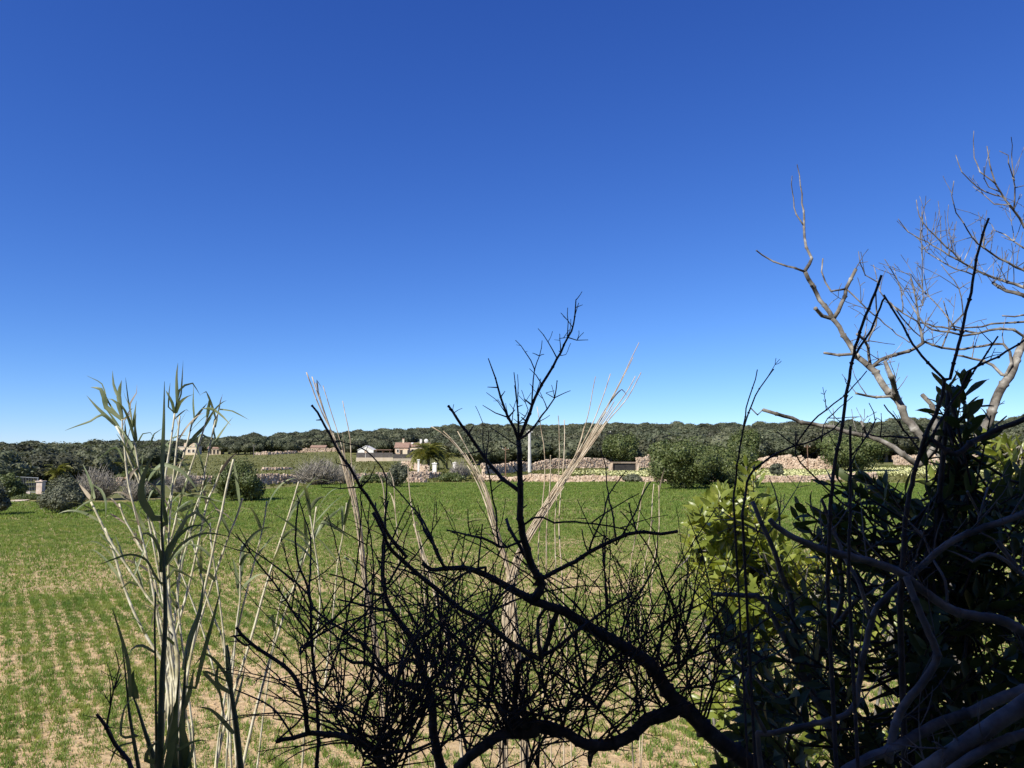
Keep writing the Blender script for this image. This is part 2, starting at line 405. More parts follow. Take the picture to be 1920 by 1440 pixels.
def crop():
    """young cereal in drilled rows: thousands of blades"""
    th = math.radians(33.6)
    tx, ty = -math.sin(th), math.cos(th)
    nx, ny = math.cos(th), math.sin(th)
    Vs = []
    def zone(y0, y1, dens, blades, hgt, wid, spread, rowsig):
        area = 0.69 * (y1 * y1 - y0 * y0) + 2 * (y1 - y0)
        n = int(area * dens)
        y = np.sqrt(rng.uniform(y0 * y0, y1 * y1, n)); x = rng.uniform(-1, 1, n) * (0.69 * y + 1.0)
        a = x * tx + y * ty; b = x * nx + y * ny
        b = np.round(b / 0.32) * 0.32 + rng.normal(0, rowsig, n) + (vnoise(a, b, 1.5, 8) - .5) * 0.12
        x = a * tx + b * nx; y = a * ty + b * ny
        px = W0 / 2 + F * x / y
        d = 0.55 * vnoise(x, y, 3.5, 1) + 0.3 * vnoise(x, y, 0.9, 2) + 0.15 * vnoise(x, y, 9.0, 5)
        thr = np.interp(y, [9, 14, 22, 34, 60], [0.48, 0.4, 0.2, 0.04, 0.0]) - 0.06 * np.clip((px - 1100) / 600, -0.3, 1)
        keep = ((d + rng.normal(0, 0.1, n) > thr) | (rng.random(n) < 0.16)) & (y < np.interp(px, EDGE[:, 0], EDGE[:, 1]) + rng.normal(0, 0.6, n)) & (y > 5)
        x, y, d = x[keep], y[keep], d[keep]
        k = len(x)
        lush = 0.7 + 0.8 * vnoise(x, y, 2.6, 21)
        X = np.repeat(x, blades); Yv = np.repeat(y, blades); L = np.repeat(lush, blades)
        m = len(X)
        X = X + rng.normal(0, spread, m); Yv = Yv + rng.normal(0, spread, m)
        az = rng.uniform(0, 2 * np.pi, m); h = hgt * L * rng.uniform(0.55, 1.25, m); lean = rng.uniform(0.25, 1.0, m) * h
        wd = wid * rng.uniform(0.7, 1.3, m)
        z = terrain(X, Yv) - 0.005
        ca, sa = np.cos(az), np.sin(az)
        b0 = np.stack([X - sa * wd, Yv + ca * wd, z], -1); b1 = np.stack([X + sa * wd, Yv - ca * wd, z], -1)
        tp = np.stack([X + ca * lean, Yv + sa * lean, z + h], -1)
        Vs.append(np.stack([b0, b1, tp], 1).reshape(-1, 3))
    zone(9.0, 22, 210, 7, 0.062, 0.0072, 0.032, 0.075)
    zone(22, 45, 85, 4, 0.085, 0.0135, 0.055, 0.09)
    zone(45, 102, 20, 4, 0.14, 0.03, 0.09, 0.12)
    V = np.concatenate(Vs)
    Ft = np.arange(len(V)).reshape(-1, 3)
    # clods and small stones lying between the rows
    n = 26000
    y = np.sqrt(rng.uniform(81, 34 ** 2, n)); x = rng.uniform(-1, 1, n) * (0.69 * y + 1)
    sz = 0.009 + 0.03 * rng.random(n) ** 4 + 0.0006 * (y - 9)
    oct_ = np.array([(1, 0, 0), (0, 1, 0), (-1, 0, 0), (0, -1, 0), (0, 0, 0.7), (0, 0, -0.5)], float)
    cv = oct_[None] * rng.uniform(0.55, 1.35, (n, 6, 1)) * sz[:, None, None]
    az = rng.uniform(0, 6.28, n)[:, None]
    cx = cv[..., 0] * np.cos(az) - cv[..., 1] * np.sin(az); cy = cv[..., 0] * np.sin(az) + cv[..., 1] * np.cos(az)
    cv = np.stack([cx + x[:, None], cy + y[:, None], cv[..., 2] + (terrain(x, y) + sz * 0.15)[:, None]], -1)
    cf = np.array([(0, 1, 4), (1, 2, 4), (2, 3, 4), (3, 0, 4), (1, 0, 5), (2, 1, 5), (3, 2, 5), (0, 3, 5)])
    cf = (cf[None] + (np.arange(n) * 6)[:, None, None]).reshape(-1, 3)
    tag(link('soil_clods', np_mesh('soil_clods', cv.reshape(-1, 3), cf, M['clod'])), 'pale clods and small stones lying between the crop rows', 'stones', kind='stuff')
    tag(link('crop_grass', np_mesh('crop_grass', V, Ft, M['grass'])), 'bright green young crop growing in rows across the field', 'grass', kind='stuff')
crop()

# ------------------------------------------------------------------ unseen house added behind the camera to throw shade on the near shrubs
def shade_house():
    o = empty('added_shade_house', (-3, -0.75, 2.3), 'plain rendered house standing behind the terrace, its wall shading the near shrubs', 'house')
    top = CAMZ + 3.35
    b = MB(); b.box((-4.0, -4.25, (2.2 + top) / 2), (13.0, 3.5, (top - 2.2) / 2)); b.build('wall', M['shade_house_wall'], o)
    r = MB(); r.box((-4.0, -4.25, top + 0.12), (13.3, 3.75, 0.117)); r.build('roof', M['roof'], o)
    for x in (-9.0, -5.0, 1.5):
        b = MB(); b.box((x, -0.735, 4.6), (0.55, 0.02, 0.7)); wn = b.build('window', M['dark'], o)
        for s_ in (-1, 1):
            b = MB(); b.box((x + s_ * 0.83, -0.71, 4.6), (0.27, 0.03, 0.72))
            b.build('shutter', M['shutter'], wn, local=True).location = -o.location
    b = MB(); b.box((-1.6, -0.735, 3.35), (0.5, 0.02, 1.05)); b.build('door', M['brownwood'], o)
shade_house()

# ------------------------------------------------------------------ trees and bushes
def crown_np(lobes, n, size, seed, shell=(0.72, 1.08), core=0.72, flat=0.0):
    """leaf-clump quads over the shells of ellipsoid lobes [(cx,cy,cz,rx,ry,rz)] plus dark cores; returns verts, quads"""
    g = np.random.default_rng(seed)
    lob = np.array(lobes, float)
    wts = (lob[:, 3] * lob[:, 4] * lob[:, 5]) ** (2 / 3); wts /= wts.sum()
    k = g.choice(len(lob), n, p=wts)
    d = g.normal(size=(n, 3)); d /= np.linalg.norm(d, axis=1, keepdims=True)
    rr = g.uniform(*shell, n)[:, None]
    # ragged surface: clumps push out and in
    lump = 0.5 + 0.5 * np.sin(d[:, 0] * 5.1 + k) * np.sin(d[:, 1] * 4.7 + 2 * k) * np.sin(d[:, 2] * 5.9 + seed)
    rr = rr * (0.8 + 0.36 * lump[:, None]) * np.where(g.random((n, 1)) < 0.1, 1.13, 1.0)
    c = lob[k, :3] + d * lob[k, 3:] * rr
    nrm = d + g.normal(0, 0.65, (n, 3)); nrm /= np.linalg.norm(nrm, axis=1, keepdims=True)
    a = np.cross(nrm, g.normal(size=(n, 3))); a /= np.linalg.norm(a, axis=1, keepdims=True)
    b = np.cross(nrm, a)
    s1 = (size * g.uniform(0.5, 1.3, n))[:, None]; s2 = s1 * g.uniform(0.35, 0.8, n)[:, None]
    V = np.stack([c - a * s1, c - b * s2 + nrm * s1 * 0.15, c + a * s1, c + b * s2 + nrm * s1 * 0.15], 1).reshape(-1, 3)
    Fq = np.arange(4 * n).reshape(-1, 4)
    if core:
        # low poly cores so that the crown's middle is dense
        nl, na = 5, 8
        cv = []; cf = []
        for (cx, cy, cz, rx, ry, rz) in lobes:
            o = 4 * n + len(cv)
            for i in range(nl + 1):
                p = math.pi * i / nl
                for j in range(na):
                    q = 2 * math.pi * j / na
                    e = core * (0.85 + 0.3 * g.random())
                    cv.append((cx + rx * e * math.sin(p) * math.cos(q), cy + ry * e * math.sin(p) * math.sin(q), cz + rz * e * math.cos(p)))
            for i in range(nl):
                for j in range(na):
                    cf.append((o + i * na + j, o + (i + 1) * na + j, o + (i + 1) * na + (j + 1) % na, o + i * na + (j + 1) % na))
        V = np.concatenate([V, np.array(cv)]); Fq = np.concatenate([Fq, np.array(cf)])
    return V, Fq

def trunk_mb(h, r, seed, limbs=4, spread=0.35):
    g = random.Random(seed); b = MB()
    pts = [(0, 0, -0.15)]; rad = [r * 1.4]
    x = y = 0.0
    for i in range(1, 5):
        x += g.uniform(-.1, .1) * h * 0.4; y += g.uniform(-.1, .1) * h * 0.4
        pts.append((x, y, h * 0.5 * i / 4)); rad.append(r * (1.05 - 0.12 * i))
    b.tube(pts, rad, 7)
    for k in range(limbs):
        a = 2 * math.pi * (k + g.random() * 0.6) / limbs
        e = (pts[-1][0] + math.cos(a) * spread * h, pts[-1][1] + math.sin(a) * spread * h, h * g.uniform(0.7, 0.9))
        s0 = pts[3]
        mid = tuple((s0[i] + e[i]) / 2 + (0, 0, -0.05 * h)[i] for i in range(3))
        b.tube([s0, mid, e], [r * 0.6, r * 0.4, r * 0.12], 5)
    return b

def mid_tree(name, px, Y, base_py, top_py, wpx, label, cat, mat, seed, n=7000, size=0.13, group=None, low=True, depth=0.85, lobes=7, trunk_h=None):
    """bush or tree whose crown covers the given rows and width of the photo, standing on the ground at distance Y"""
    x = PX(px, Y); z0 = tz(x, Y)
    h = P(px, top_py, Y).z - z0
    hw = wpx / 2 * Y / F
    g = random.Random(seed)
    o = empty(name, (x, Y, z0), label, cat, group)
    L = []
    zc0 = 0.42 * h if low else 0.6 * h
    L.append((0, 0, h * 0.5 if low else h * 0.62, hw * 0.72, hw * 0.72 * depth, h * (0.5 if low else 0.36)))
    for k in range(lobes):
        a = 2 * math.pi * k / lobes + g.uniform(-.3, .3)
        rr = hw * g.uniform(0.32, 0.5)
        rz = h * g.uniform(0.2, 0.3)
        zc = g.uniform(0.22, 0.72) * h if low else g.uniform(0.45, 0.78) * h
        zc = min(max(zc, rz * 0.75), h - rz)
        L.append((math.cos(a) * (hw - rr), math.sin(a) * (hw - rr) * depth, zc, rr, rr, rz))
    V, Fq = crown_np(L, n, size, seed)
    V[:, 2] = np.maximum(V[:, 2], 0.02)
    cr = link('crown', np_mesh('crown', V, Fq, mat), o)
    trunk_mb(h * 0.9, max(0.06, h * 0.035), seed).build('trunk', M['trunk'], o, local=True)
    return o

mid_tree('carob_tree', 1283, 79, 920, 822, 138, 'large rounded dark green carob tree at the field edge beside the stone wall', 'tree', M['bush_leaf'], 31, 15000, 0.12)
mid_tree('carob_tree', 1358, 83, 918, 831, 118, 'broad carob tree growing against the larger rounded carob at the field edge', 'tree', M['bush_leaf'], 32, 12000, 0.12)
mid_tree('olive_tree', 1388, 92, 905, 838, 56, 'pale grey green olive tree behind the broad carob at the field edge', 'tree', M['olive_leaf'], 33, 7000, 0.12)
mid_tree('carob_tree', 1163, 126, 880, 813, 70, 'round green tree growing over the dark low stone shelter', 'tree', M['bush_leaf'], 34, 8000, 0.17, low=False)
mid_tree('carob_tree', 1395, 150, 880, 804, 62, 'dark green tree standing behind the olive at the far stone wall', 'tree', M['bush_leaf'], 35, 7000, 0.2, low=False)
mid_tree('carob_tree', 1602, 118, 890, 812, 135, 'wide dark green tree in the yellow flowered meadow behind the dead branches', 'tree', M['bush_leaf'], 36, 12000, 0.17)
mid_tree('olive_bush', 746, 85, 913, 866, 44, 'small grey green bush in front of the house garden wall', 'bush', M['olive_leaf'], 37, 6000, 0.09)
mid_tree('carob_bush', 450, 62, 943, 859, 95, 'dense dark green rounded bush standing alone on the field edge', 'bush', M['bush_leaf'], 38, 12000, 0.085)
mid_tree('olive_bush', 122, 49.5, 966, 893, 84, 'grey green bush with trunk showing, on the crop beside the gate drive', 'bush', M['olive_leaf'], 39, 9000, 0.07)
mid_tree('olive_bush', -8, 48.0, 970, 903, 62, 'grey green bush cut by the picture edge, shadow on the crop', 'bush', M['olive_leaf'], 40, 7000, 0.07)
mid_tree('low_scrub', 600, 96, 912, 889, 40, 'low dark scrub at the foot of the tumbled wall below the meadow', 'bush', M['bush_leaf'], 41, 2500, 0.12)
mid_tree('low_scrub', 700, 98, 906, 888, 52, 'low dark scrub along the ochre wall below the white barn', 'bush', M['bush_leaf'], 42, 2500, 0.12)
mid_tree('low_scrub', 845, 101, 902, 886, 60, 'low dark scrub in front of the drive between white pillars', 'bush', M['bush_leaf'], 43, 2500, 0.12)
mid_tree('low_scrub', 270, 66, 938, 908, 70, 'low dark scrub below the grey leafless bush', 'bush', M['bush_leaf'], 44, 3000, 0.09)
mid_tree('low_scrub', 60, 64, 945, 926, 60, 'low dark scrub along the pale drive to the gate', 'bush', M['bush_leaf'], 45, 2500, 0.08)
mid_tree('low_scrub', 1455, 104, 910, 868, 26, 'small grey bush in the flowers behind the field wall', 'bush', M['olive_leaf'], 46, 2500, 0.12)
mid_tree('low_scrub', 985, 108, 899, 890, 24, 'tiny grey scrub beside the slim wooden pole', 'bush', M['olive_leaf'], 47, 1200, 0.12)
mid_tree('low_scrub', 1185, 98, 903, 889, 40, 'low grey scrub against the field wall near the carob', 'bush', M['olive_leaf'], 48, 1800, 0.12)
mid_tree('carob_bush', 265, 90, 930, 876, 90, 'dark bush behind the reeds, below the cream villa', 'bush', M['bush_leaf'], 49, 6000, 0.12)
mid_tree('carob_bush', 22, 66, 935, 888, 62, 'leafy green bush beside the shaded gate pillar', 'bush', M['bush_leaf'], 50, 5000, 0.1)

def twiggy(name, px, Y, top_py, wpx, label, seed, n=260):
    """grey leafless shrub"""
    x = PX(px, Y); z0 = tz(x, Y)
    h = P(px, top_py, Y).z - z0; hw = wpx / 2 * Y / F
    o = empty(name, (x, Y, z0), label, 'shrub', None)
    g = random.Random(seed)
    b = MB(); t = MB()
    for k in range(n):
        a = g.uniform(0, 2 * math.pi); rr = hw * math.sqrt(g.random())
        zz = h * g.uniform(0.45, 1.0) * (1 - 0.45 * (rr / hw) ** 2)
        base = (math.cos(a) * rr * 0.12, math.sin(a) * rr * 0.12, -0.02)
        tip = (math.cos(a) * rr, math.sin(a) * rr, zz)
        mid = tuple(base[i] * 0.45 + tip[i] * 0.55 + g.uniform(-.12, .12) * hw for i in range(3))
        w0 = 0.0006 * Y * 0.6
        (b if k < 12 else t).tube([base, mid, tip], [w0 * (3 if k < 12 else 1.3), w0 * 1.2, w0 * 0.5], 3, cap=False)
        for _ in range(3):
            q = tuple(mid[i] + (tip[i] - mid[i]) * g.random() for i in range(3))
            e = tuple(q[i] + g.uniform(-.22, .22) * hw + (0, 0, 0.12 * h)[i] for i in range(3))
            t.tube([q, e], [w0 * 0.8, w0 * 0.4], 3, cap=False)
    b.build('limbs', M['grey_twig'], o, local=True)
    tag(t.build('twigs', M['grey_twig'], o, local=True), kind='stuff')
    return o
twiggy('leafless_shrub', 187, 63, 872, 92, 'grey leafless shrub between the gate and the reeds', 61, 230)
twiggy('leafless_shrub', 598, 90, 858, 105, 'wide grey leafless shrub against the meadow wall', 62, 260)
twiggy('leafless_shrub', 648, 95, 866, 50, 'smaller grey leafless shrub touching the wide leafless one', 63, 130)
twiggy('leafless_shrub', 862, 104, 862, 44, 'grey leafless shrub by the far white gate pillar', 64, 140)
twiggy('leafless_shrub', 255, 62, 890, 60, 'thin grey leafless shrub behind the reed canes', 65, 110)
twiggy('leafless_shrub', 345, 75, 880, 70, 'grey leafless shrub behind the green reed clump', 66, 130)

# ------------------------------------------------------------------ woodland
def far_tree_mesh(seed, tall=1.0):
    g = random.Random(seed)
    L = [(0, 0, 0.6, 0.42, 0.42, 0.34)]
    for k in range(7):
        a = 2 * math.pi * k / 7 + g.uniform(-.3, .3); rr = g.uniform(0.2, 0.3)
        L.append((math.cos(a) * 0.38, math.sin(a) * 0.38, g.uniform(0.35, 0.68), rr, rr, rr * 0.85))
    for k in range(3):
        L.append((g.uniform(-.2, .2), g.uniform(-.2, .2), g.uniform(0.74, 0.82), 0.2, 0.2, 0.17))
    V, Fq = crown_np(L, 2300, 0.045, seed, core=0.8)
    tb = trunk_mb(0.8, 0.045, seed, 3, 0.2)
    tv = np.array(tb.v); tf = [f for f in tb.f if len(f) == 4]
    n = len(V)
    me = np_mesh('evergreen_tree', np.concatenate([V, tv]), np.concatenate([Fq, np.array(tf) + n]), [M['wood_leaf'], M['trunk']])
    idx = np.zeros(len(Fq) + len(tf), dtype=np.int32); idx[len(Fq):] = 1
    me.polygons.foreach_set('material_index', idx)
    return me
TREES = [far_tree_mesh(900 + i) for i in range(6)]

WOOD_MIN = np.array([(-400, 76), (150, 78), (215, 92), (240, 150), (330, 190), (345, 300), (640, 315), (670, 285), (850, 262), (890, 175), (1400, 165), (1430, 182), (1560, 185), (1600, 175), (2400, 150)], float)
def woods():
    pts = []
    g = np.random.default_rng(77)
    cell = 5.6
    xs = np.arange(-460, 460, cell); ys = np.arange(60, 640, cell)
    X, Y = np.meshgrid(xs, ys)
    X = X.ravel() + g.uniform(-2.6, 2.6, X.size); Y = Y.ravel() + g.uniform(-2.6, 2.6, Y.size)
    px = W0 / 2 + F * X / Y; r = np.hypot(X, Y)
    ok = (px > -160) & (px < 2080) & (Y > np.interp(px, WOOD_MIN[:, 0], WOOD_MIN[:, 1])) & (r < 600)
    # thin out far trees hidden behind the front rows and leave small clearings
    ok &= ~((vnoise(X, Y, 22, 4) < 0.22) & (r > 120))
    # keep the villas and the ruin in view
    for a, b, y0, y1 in ((322, 420, 150, 352), (550, 645, 250, 352)):
        ok &= ~((px > a) & (px < b) & (Y > y0) & (Y < y1))
    X, Y, px, r = X[ok], Y[ok], px[ok], r[ok]
    Z = terrain(X, Y)
    h = 3.6 + 4.2 * g.random(len(X)) ** 1.5 + 1.6 * vnoise(X, Y, 30, 14)
    lim = CAMZ + (HORIZON - ridge_px(px) + 6 - 22 * g.random(len(X)) ** 0.8 + 9 * (vnoise(px, r, 28, 31) > 0.62)) * Y / F - Z
    h = np.clip(np.minimum(h, lim), 2.2, 8.5)
    order = np.argsort(r + (px < -20) * 500 + (px > 1940) * 500)
    lab = {'l': ('evergreen tree in the woodland around the stone pillared gate', 'trees around the gate'),
           'm': ('evergreen tree of the woodland behind the houses and the meadow', 'trees behind the houses'),
           'r': ('evergreen tree on the wooded hillside above the dry stone walls', 'trees on the wooded hillside')}
    # show the largest of every stretch: nearest first, but spread over the three stretches
    quota = {'l': 80, 'm': 105, 'r': 105}
    used = np.zeros(len(X), bool)
    for i in order:
        k = 'l' if px[i] < 345 else 'm' if px[i] < 880 else 'r'
        if quota[k] <= 0: continue
        quota[k] -= 1; used[i] = True
        o = bpy.data.objects.new('evergreen_tree', TREES[i % 6]); C.objects.link(o)
        o.location = (X[i], Y[i], Z[i] - 0.05); s = h[i] * (1.05 + 0.35 * R.random())
        o.scale = (s, s, h[i]); o.rotation_euler = (0, 0, R.uniform(0, 6.28))
        tag(o, lab[k][0], 'tree', lab[k][1])
    rest = ~used
    V = np.stack([X, Y, Z - 0.05], -1)[rest]
    me = bpy.data.meshes.new('far_woodland'); me.vertices.add(len(V)); me.vertices.foreach_set('co', V.astype(np.float32).ravel())
    a = me.attributes.new('hgt', 'FLOAT', 'POINT'); a.data.foreach_set('value', h[rest].astype(np.float32))
    o = link('far_woodland', me); tag(o, 'dark grey green woodland covering the far low hill', 'woodland', kind='stuff')
    ng = bpy.data.node_groups.new('scatter_trees', 'GeometryNodeTree')
    ng.interface.new_socket('Geometry', in_out='INPUT', socket_type='NodeSocketGeometry')
    ng.interface.new_socket('Geometry', in_out='OUTPUT', socket_type='NodeSocketGeometry')
    gi = ng.nodes.new('NodeGroupInput'); go = ng.nodes.new('NodeGroupOutput')
    ip = ng.nodes.new('GeometryNodeInstanceOnPoints'); ip.inputs['Pick Instance'].default_value = True
    jn = ng.nodes.new('GeometryNodeJoinGeometry')
    firsts = {}
    for ob in C.objects:
        if ob.name.startswith('evergreen_tree') and ob.data.name not in firsts:
            firsts[ob.data.name] = ob
    for ob in firsts.values():
        oi = ng.nodes.new('GeometryNodeObjectInfo'); oi.inputs['Object'].default_value = ob; oi.inputs['As Instance'].default_value = True
        oi.transform_space = 'ORIGINAL'
        ng.links.new(oi.outputs['Geometry'], jn.inputs[0])
    na = ng.nodes.new('GeometryNodeInputNamedAttribute'); na.data_type = 'FLOAT'; na.inputs['Name'].default_value = 'hgt'
    rv = ng.nodes.new('FunctionNodeRandomValue'); rv.data_type = 'FLOAT_VECTOR'; rv.inputs[0].default_value = (0, 0, 0); rv.inputs[1].default_value = (0, 0, 6.28)
    mp = ng.nodes.new('GeometryNodeMeshToPoints')
    ng.links.new(gi.outputs[0], mp.inputs[0]); ng.links.new(mp.outputs[0], ip.inputs['Points'])
    ng.links.new(jn.outputs[0], ip.inputs['Instance']); 
    wx = ng.nodes.new('ShaderNodeMath'); wx.operation = 'MULTIPLY'; wx.inputs[1].default_value = 1.25; cx = ng.nodes.new('ShaderNodeCombineXYZ')
    ng.links.new(na.outputs['Attribute'], wx.inputs[0]); ng.links.new(wx.outputs[0], cx.inputs[0]); ng.links.new(wx.outputs[0], cx.inputs[1]); ng.links.new(na.outputs['Attribute'], cx.inputs[2])
    ng.links.new(cx.outputs[0], ip.inputs['Scale'])
    ng.links.new(rv.outputs[0], ip.inputs['Rotation']); ng.links.new(ip.outputs[0], go.inputs[0])
    md = o.modifiers.new('scatter', 'NODES'); md.node_group = ng
    print('woods', len(X))
woods()

# ------------------------------------------------------------------ dry stone walls, drive, gate
def stone_wall(name, path, h, label, seed, rubble=0.5, thick=0.35, stone=0.24):
    """path: list of (px, Y); a core and loose stones laid in uneven courses"""
    g = random.Random(seed)
    pts = [(PX(a, y), y) for a, y in path]
    o = empty(name, (pts[0][0], pts[0][1], tz(*pts[0])), label, 'stone wall')
    b = MB(); core = MB()
    for (x0, y0), (x1, y1) in zip(pts[:-1], pts[1:]):
        L = math.hypot(x1 - x0, y1 - y0); rz = math.atan2(y1 - y0, x1 - x0)
        nseg = max(1, int(L / 2.0))
        for k in range(nseg):
            t = (k + 0.5) / nseg; x = x0 + (x1 - x0) * t; y = y0 + (y1 - y0) * t
            core.box((x, y, tz(x, y) + h * 0.28), (L / nseg / 2 * 1.02, thick * 0.55, h * 0.34), rz)
        s = 0.0
        while s < L:
            t = s / L; x = x0 + (x1 - x0) * t; y = y0 + (y1 - y0) * t
            z = tz(x, y) - 0.05
            hh = h * (0.62 + 0.4 * float(vnoise(x, y, 2.6, seed)) + 0.25 * float(vnoise(x, y, 0.7, seed + 3)))
            zz = 0.0
            while zz < hh:
                a = stone * g.uniform(0.35, 0.75); c = stone * g.uniform(0.25, 0.5)
                for side in ((-1, 1) if zz > hh * 0.6 else (-1,)):
                    off = side * thick * (1.15 - 0.4 * zz / h) + g.uniform(-.08, .08)
                    b.box((x - math.sin(rz) * off + g.uniform(-.12, .12), y + math.cos(rz) * off, z + zz + c), (a, stone * g.uniform(0.3, 0.55), c * 1.1), rz + g.uniform(-.4, .4), 0.35, g)
                zz += c * 1.75
            if g.random() < rubble:
                a = stone * g.uniform(0.3, 0.7)
                d = -thick - abs(g.gauss(0, 0.5))
                xx, yy = x - math.sin(rz) * d, y + math.cos(rz) * d
                b.box((x + math.sin(rz) * -d * -1, y + d * math.cos(rz), tz(x, y + d) + a * 0.4), (a, a * 0.8, a * 0.7), g.uniform(0, 3), 0.4, g)
            s += stone * g.uniform(0.7, 1.2)
    core.build('core', M['stone'], o)
    tag(b.build('stones', M['stone'], o), kind='stuff')
    return o
stone_wall('dry_stone_wall', [(902, 103), (985, 101), (1100, 99), (1230, 98), (1340, 98), (1480, 99), (1640, 102)], 0.72, 'tumbled tan dry stone wall along the far edge of the crop field', 71, 0.8)
stone_wall('dry_stone_wall', [(905, 125), (980, 134), (1080, 140), (1140, 143)], 1.6, 'higher dry stone wall behind the white utility pole', 72, 0.4, stone=0.29)
stone_wall('dry_stone_wall', [(1195, 144), (1290, 148), (1400, 152)], 1.9, 'dry stone wall running behind the carob trees from the dark shelter', 73, 0.3, stone=0.29)
stone_wall('dry_stone_wall', [(1424, 134), (1480, 130), (1540, 128), (1560, 128)], 2.1, 'high pale stone wall above the yellow flower meadow', 74, 0.3, stone=0.29)
stone_wall('dry_stone_wall', [(1675, 150), (1740, 150), (1830, 150)], 1.9, 'stone wall seen between the dead branches and the leafy shrub', 75, 0.3, stone=0.29)
stone_wall('dry_stone_wall', [(470, 90), (540, 94), (600, 99), (660, 103), (730, 106)], 1.0, 'low tumbled wall of ochre stones below the green meadow', 76, 1.0)
stone_wall('dry_stone_wall', [(768, 108), (800, 109), (822, 111)], 1.1, 'short ochre stone wall ending at the white gate pillar', 77, 0.8)
stone_wall('dry_stone_wall', [(225, 88), (265, 90), (330, 92), (400, 95)], 0.8, 'low pink stone wall behind the reed canes', 78, 0.8)
stone_wall('rubble_wall', [(768, 97), (800, 98)], 0.5, 'heap of pale rubble at the crop edge by the grey green bush', 79, 1.0, stone=0.35)

def shelter(px, Y, w, h, label):
    x = PX(px, Y); z = tz(x, Y)
    o = empty('stone_shelter', (x, Y, z), label, 'shelter')
    g = random.Random(int(px))
    b = MB()
    for s_ in (-1, 1): b.box((s_ * (w / 2 - 0.1), 0.9, h / 2), (0.2, 1.2, h / 2 + 0.05), 0, 0.08, g)
    b.build('side_wall', M['stone'], o, local=True)
    b = MB(); b.box((0, 2.1, h / 2), (w / 2, 0.25, h / 2), 0, 0.05, g); b.build('back_wall', M['stone'], o, local=True)
    b = MB(); b.box((0, 0.95, h + 0.1), (w / 2 + 0.08, 1.25, 0.09), 0, 0.1, g); b.build('roof_slab', M['stone'], o, local=True)
    b = MB(); b.box((0, 0.0, h * 0.47), (w / 2 - 0.12, 0.04, h * 0.5)); b.build('door', M['dark'], o, local=True)  # dark panel across the open front, painted in place of the shade inside
    return o
shelter(1170, 121, 4.2, 1.3, 'low dark fronted stone shelter under the round green tree')
shelter(1414, 128, 1.6, 1.5, 'tiny dark fronted stone hut at the end of the pale wall')

def pillar(px, Y, w, top_py, mat, label, cap=True):
    x = PX(px, Y); z = tz(x, Y); h = P(px, top_py, Y).z - z
    o = empty('gate_pillar', (x, Y, z), label, 'pillar')
    b = MB(); b.box((0, 0, h * 0.44), (w / 2, w / 2, h * 0.46)); b.build('shaft', mat, o, local=True)
    b = MB(); b.box((0, 0, h * 0.925), (w / 2 + 0.08, w / 2 + 0.08, h * 0.03)); b.build('cap', mat, o, local=True)
    if cap:
        b = MB(); b.box((0, 0, h * 0.975), (w * 0.22, w * 0.22, h * 0.035), 0, 0, None, 0.6); b.build('finial', mat, o, local=True)
    return o
pillar(29, 73, 0.42, 906, M['stone'], 'shaded stone gate pillar beside the leafy bush', False)
pillar(80, 69, 0.52, 900, M['pillar'], 'sunlit pinkish stone gate pillar with a finial')
pillar(815, 118, 0.6, 867, M['white'], 'stout white gate pillar at the end of the ochre wall')
pillar(853, 122, 0.55, 866, M['white'], 'white gate pillar beside the grey leafless shrub')
pillar(785, 128, 0.3, 860, M['white'], 'slim white pillar at the palm tree', False)

def gate():
    x0, y0, x1, y1 = PX(33, 72.6), 72.6, PX(75, 69.4), 69.4
    z = tz(x0, y0)
    o = empty('metal_gate', (x0, y0, z), 'grey metal bar gate between two stone pillars', 'gate')
    b = MB()
    for zz in (0.25, 1.55): b.tube([(0, 0, zz), (x1 - x0, y1 - y0, zz)], [0.03, 0.03], 6)
    for t in (0.02, 0.98): b.tube([((x1 - x0) * t, (y1 - y0) * t, 0.1), ((x1 - x0) * t, (y1 - y0) * t, 1.6)], [0.05, 0.05], 6)
    b.build('frame', M['metal'], o, local=True)
    for k in range(1, 14):
        t = k / 14
        b = MB(); b.tube([((x1 - x0) * t, (y1 - y0) * t, 0.25), ((x1 - x0) * t, (y1 - y0) * t, 1.55)], [0.014, 0.014], 5); b.build('bar', M['metal'], o, local=True)
gate()

def sheet(name, outline, mat, label, lift=0.02):
    """ground patch: outline of (px,Y), draped as a fan of fine strips"""
    b = MB()
    left, right = outline
    n = 14
    for i in range(n):
        for j in range(6):
            def pt(a, c):
                k = a * (len(left) - 1); q = min(int(k), len(left) - 2); f = k - q
                lx = [left[q][i2] + (left[q + 1][i2] - left[q][i2]) * f for i2 in (0, 1)]
                rx = [right[q][i2] + (right[q + 1][i2] - right[q][i2]) * f for i2 in (0, 1)]
                p_, y_ = lx[0] + (rx[0] - lx[0]) * c, lx[1] + (rx[1] - lx[1]) * c
                x_ = PX(p_, y_)
                return (x_, y_, tz(x_, y_) + lift)
            b.quad(pt(i / n, j / 6), pt((i + 1) / n, j / 6), pt((i + 1) / n, (j + 1) / 6), pt(i / n, (j + 1) / 6))
    return tag(b.build(name, mat), label, 'drive', kind='structure')
sheet('gravel_drive', ([(5, 60.5), (30, 62.5), (62, 66), (60, 76)], [(20, 60), (50, 61.2), (74, 65), (40, 77)]), M['gravel'], 'pale gravel drive leading to the gate', 0.06)
sheet('farm_track', ([(815, 116), (835, 122), (845, 135)], [(900, 112), (870, 120), (860, 135)]), M['gravel'], 'pale track passing between the white pillars', 0.05)
sheet('field_track', ([(900, 107.5), (960, 108), (1010, 108)], [(905, 113), (962, 115), (1012, 116)]), M['gravel'], 'pale bare track behind the tumbled field wall', 0.05)

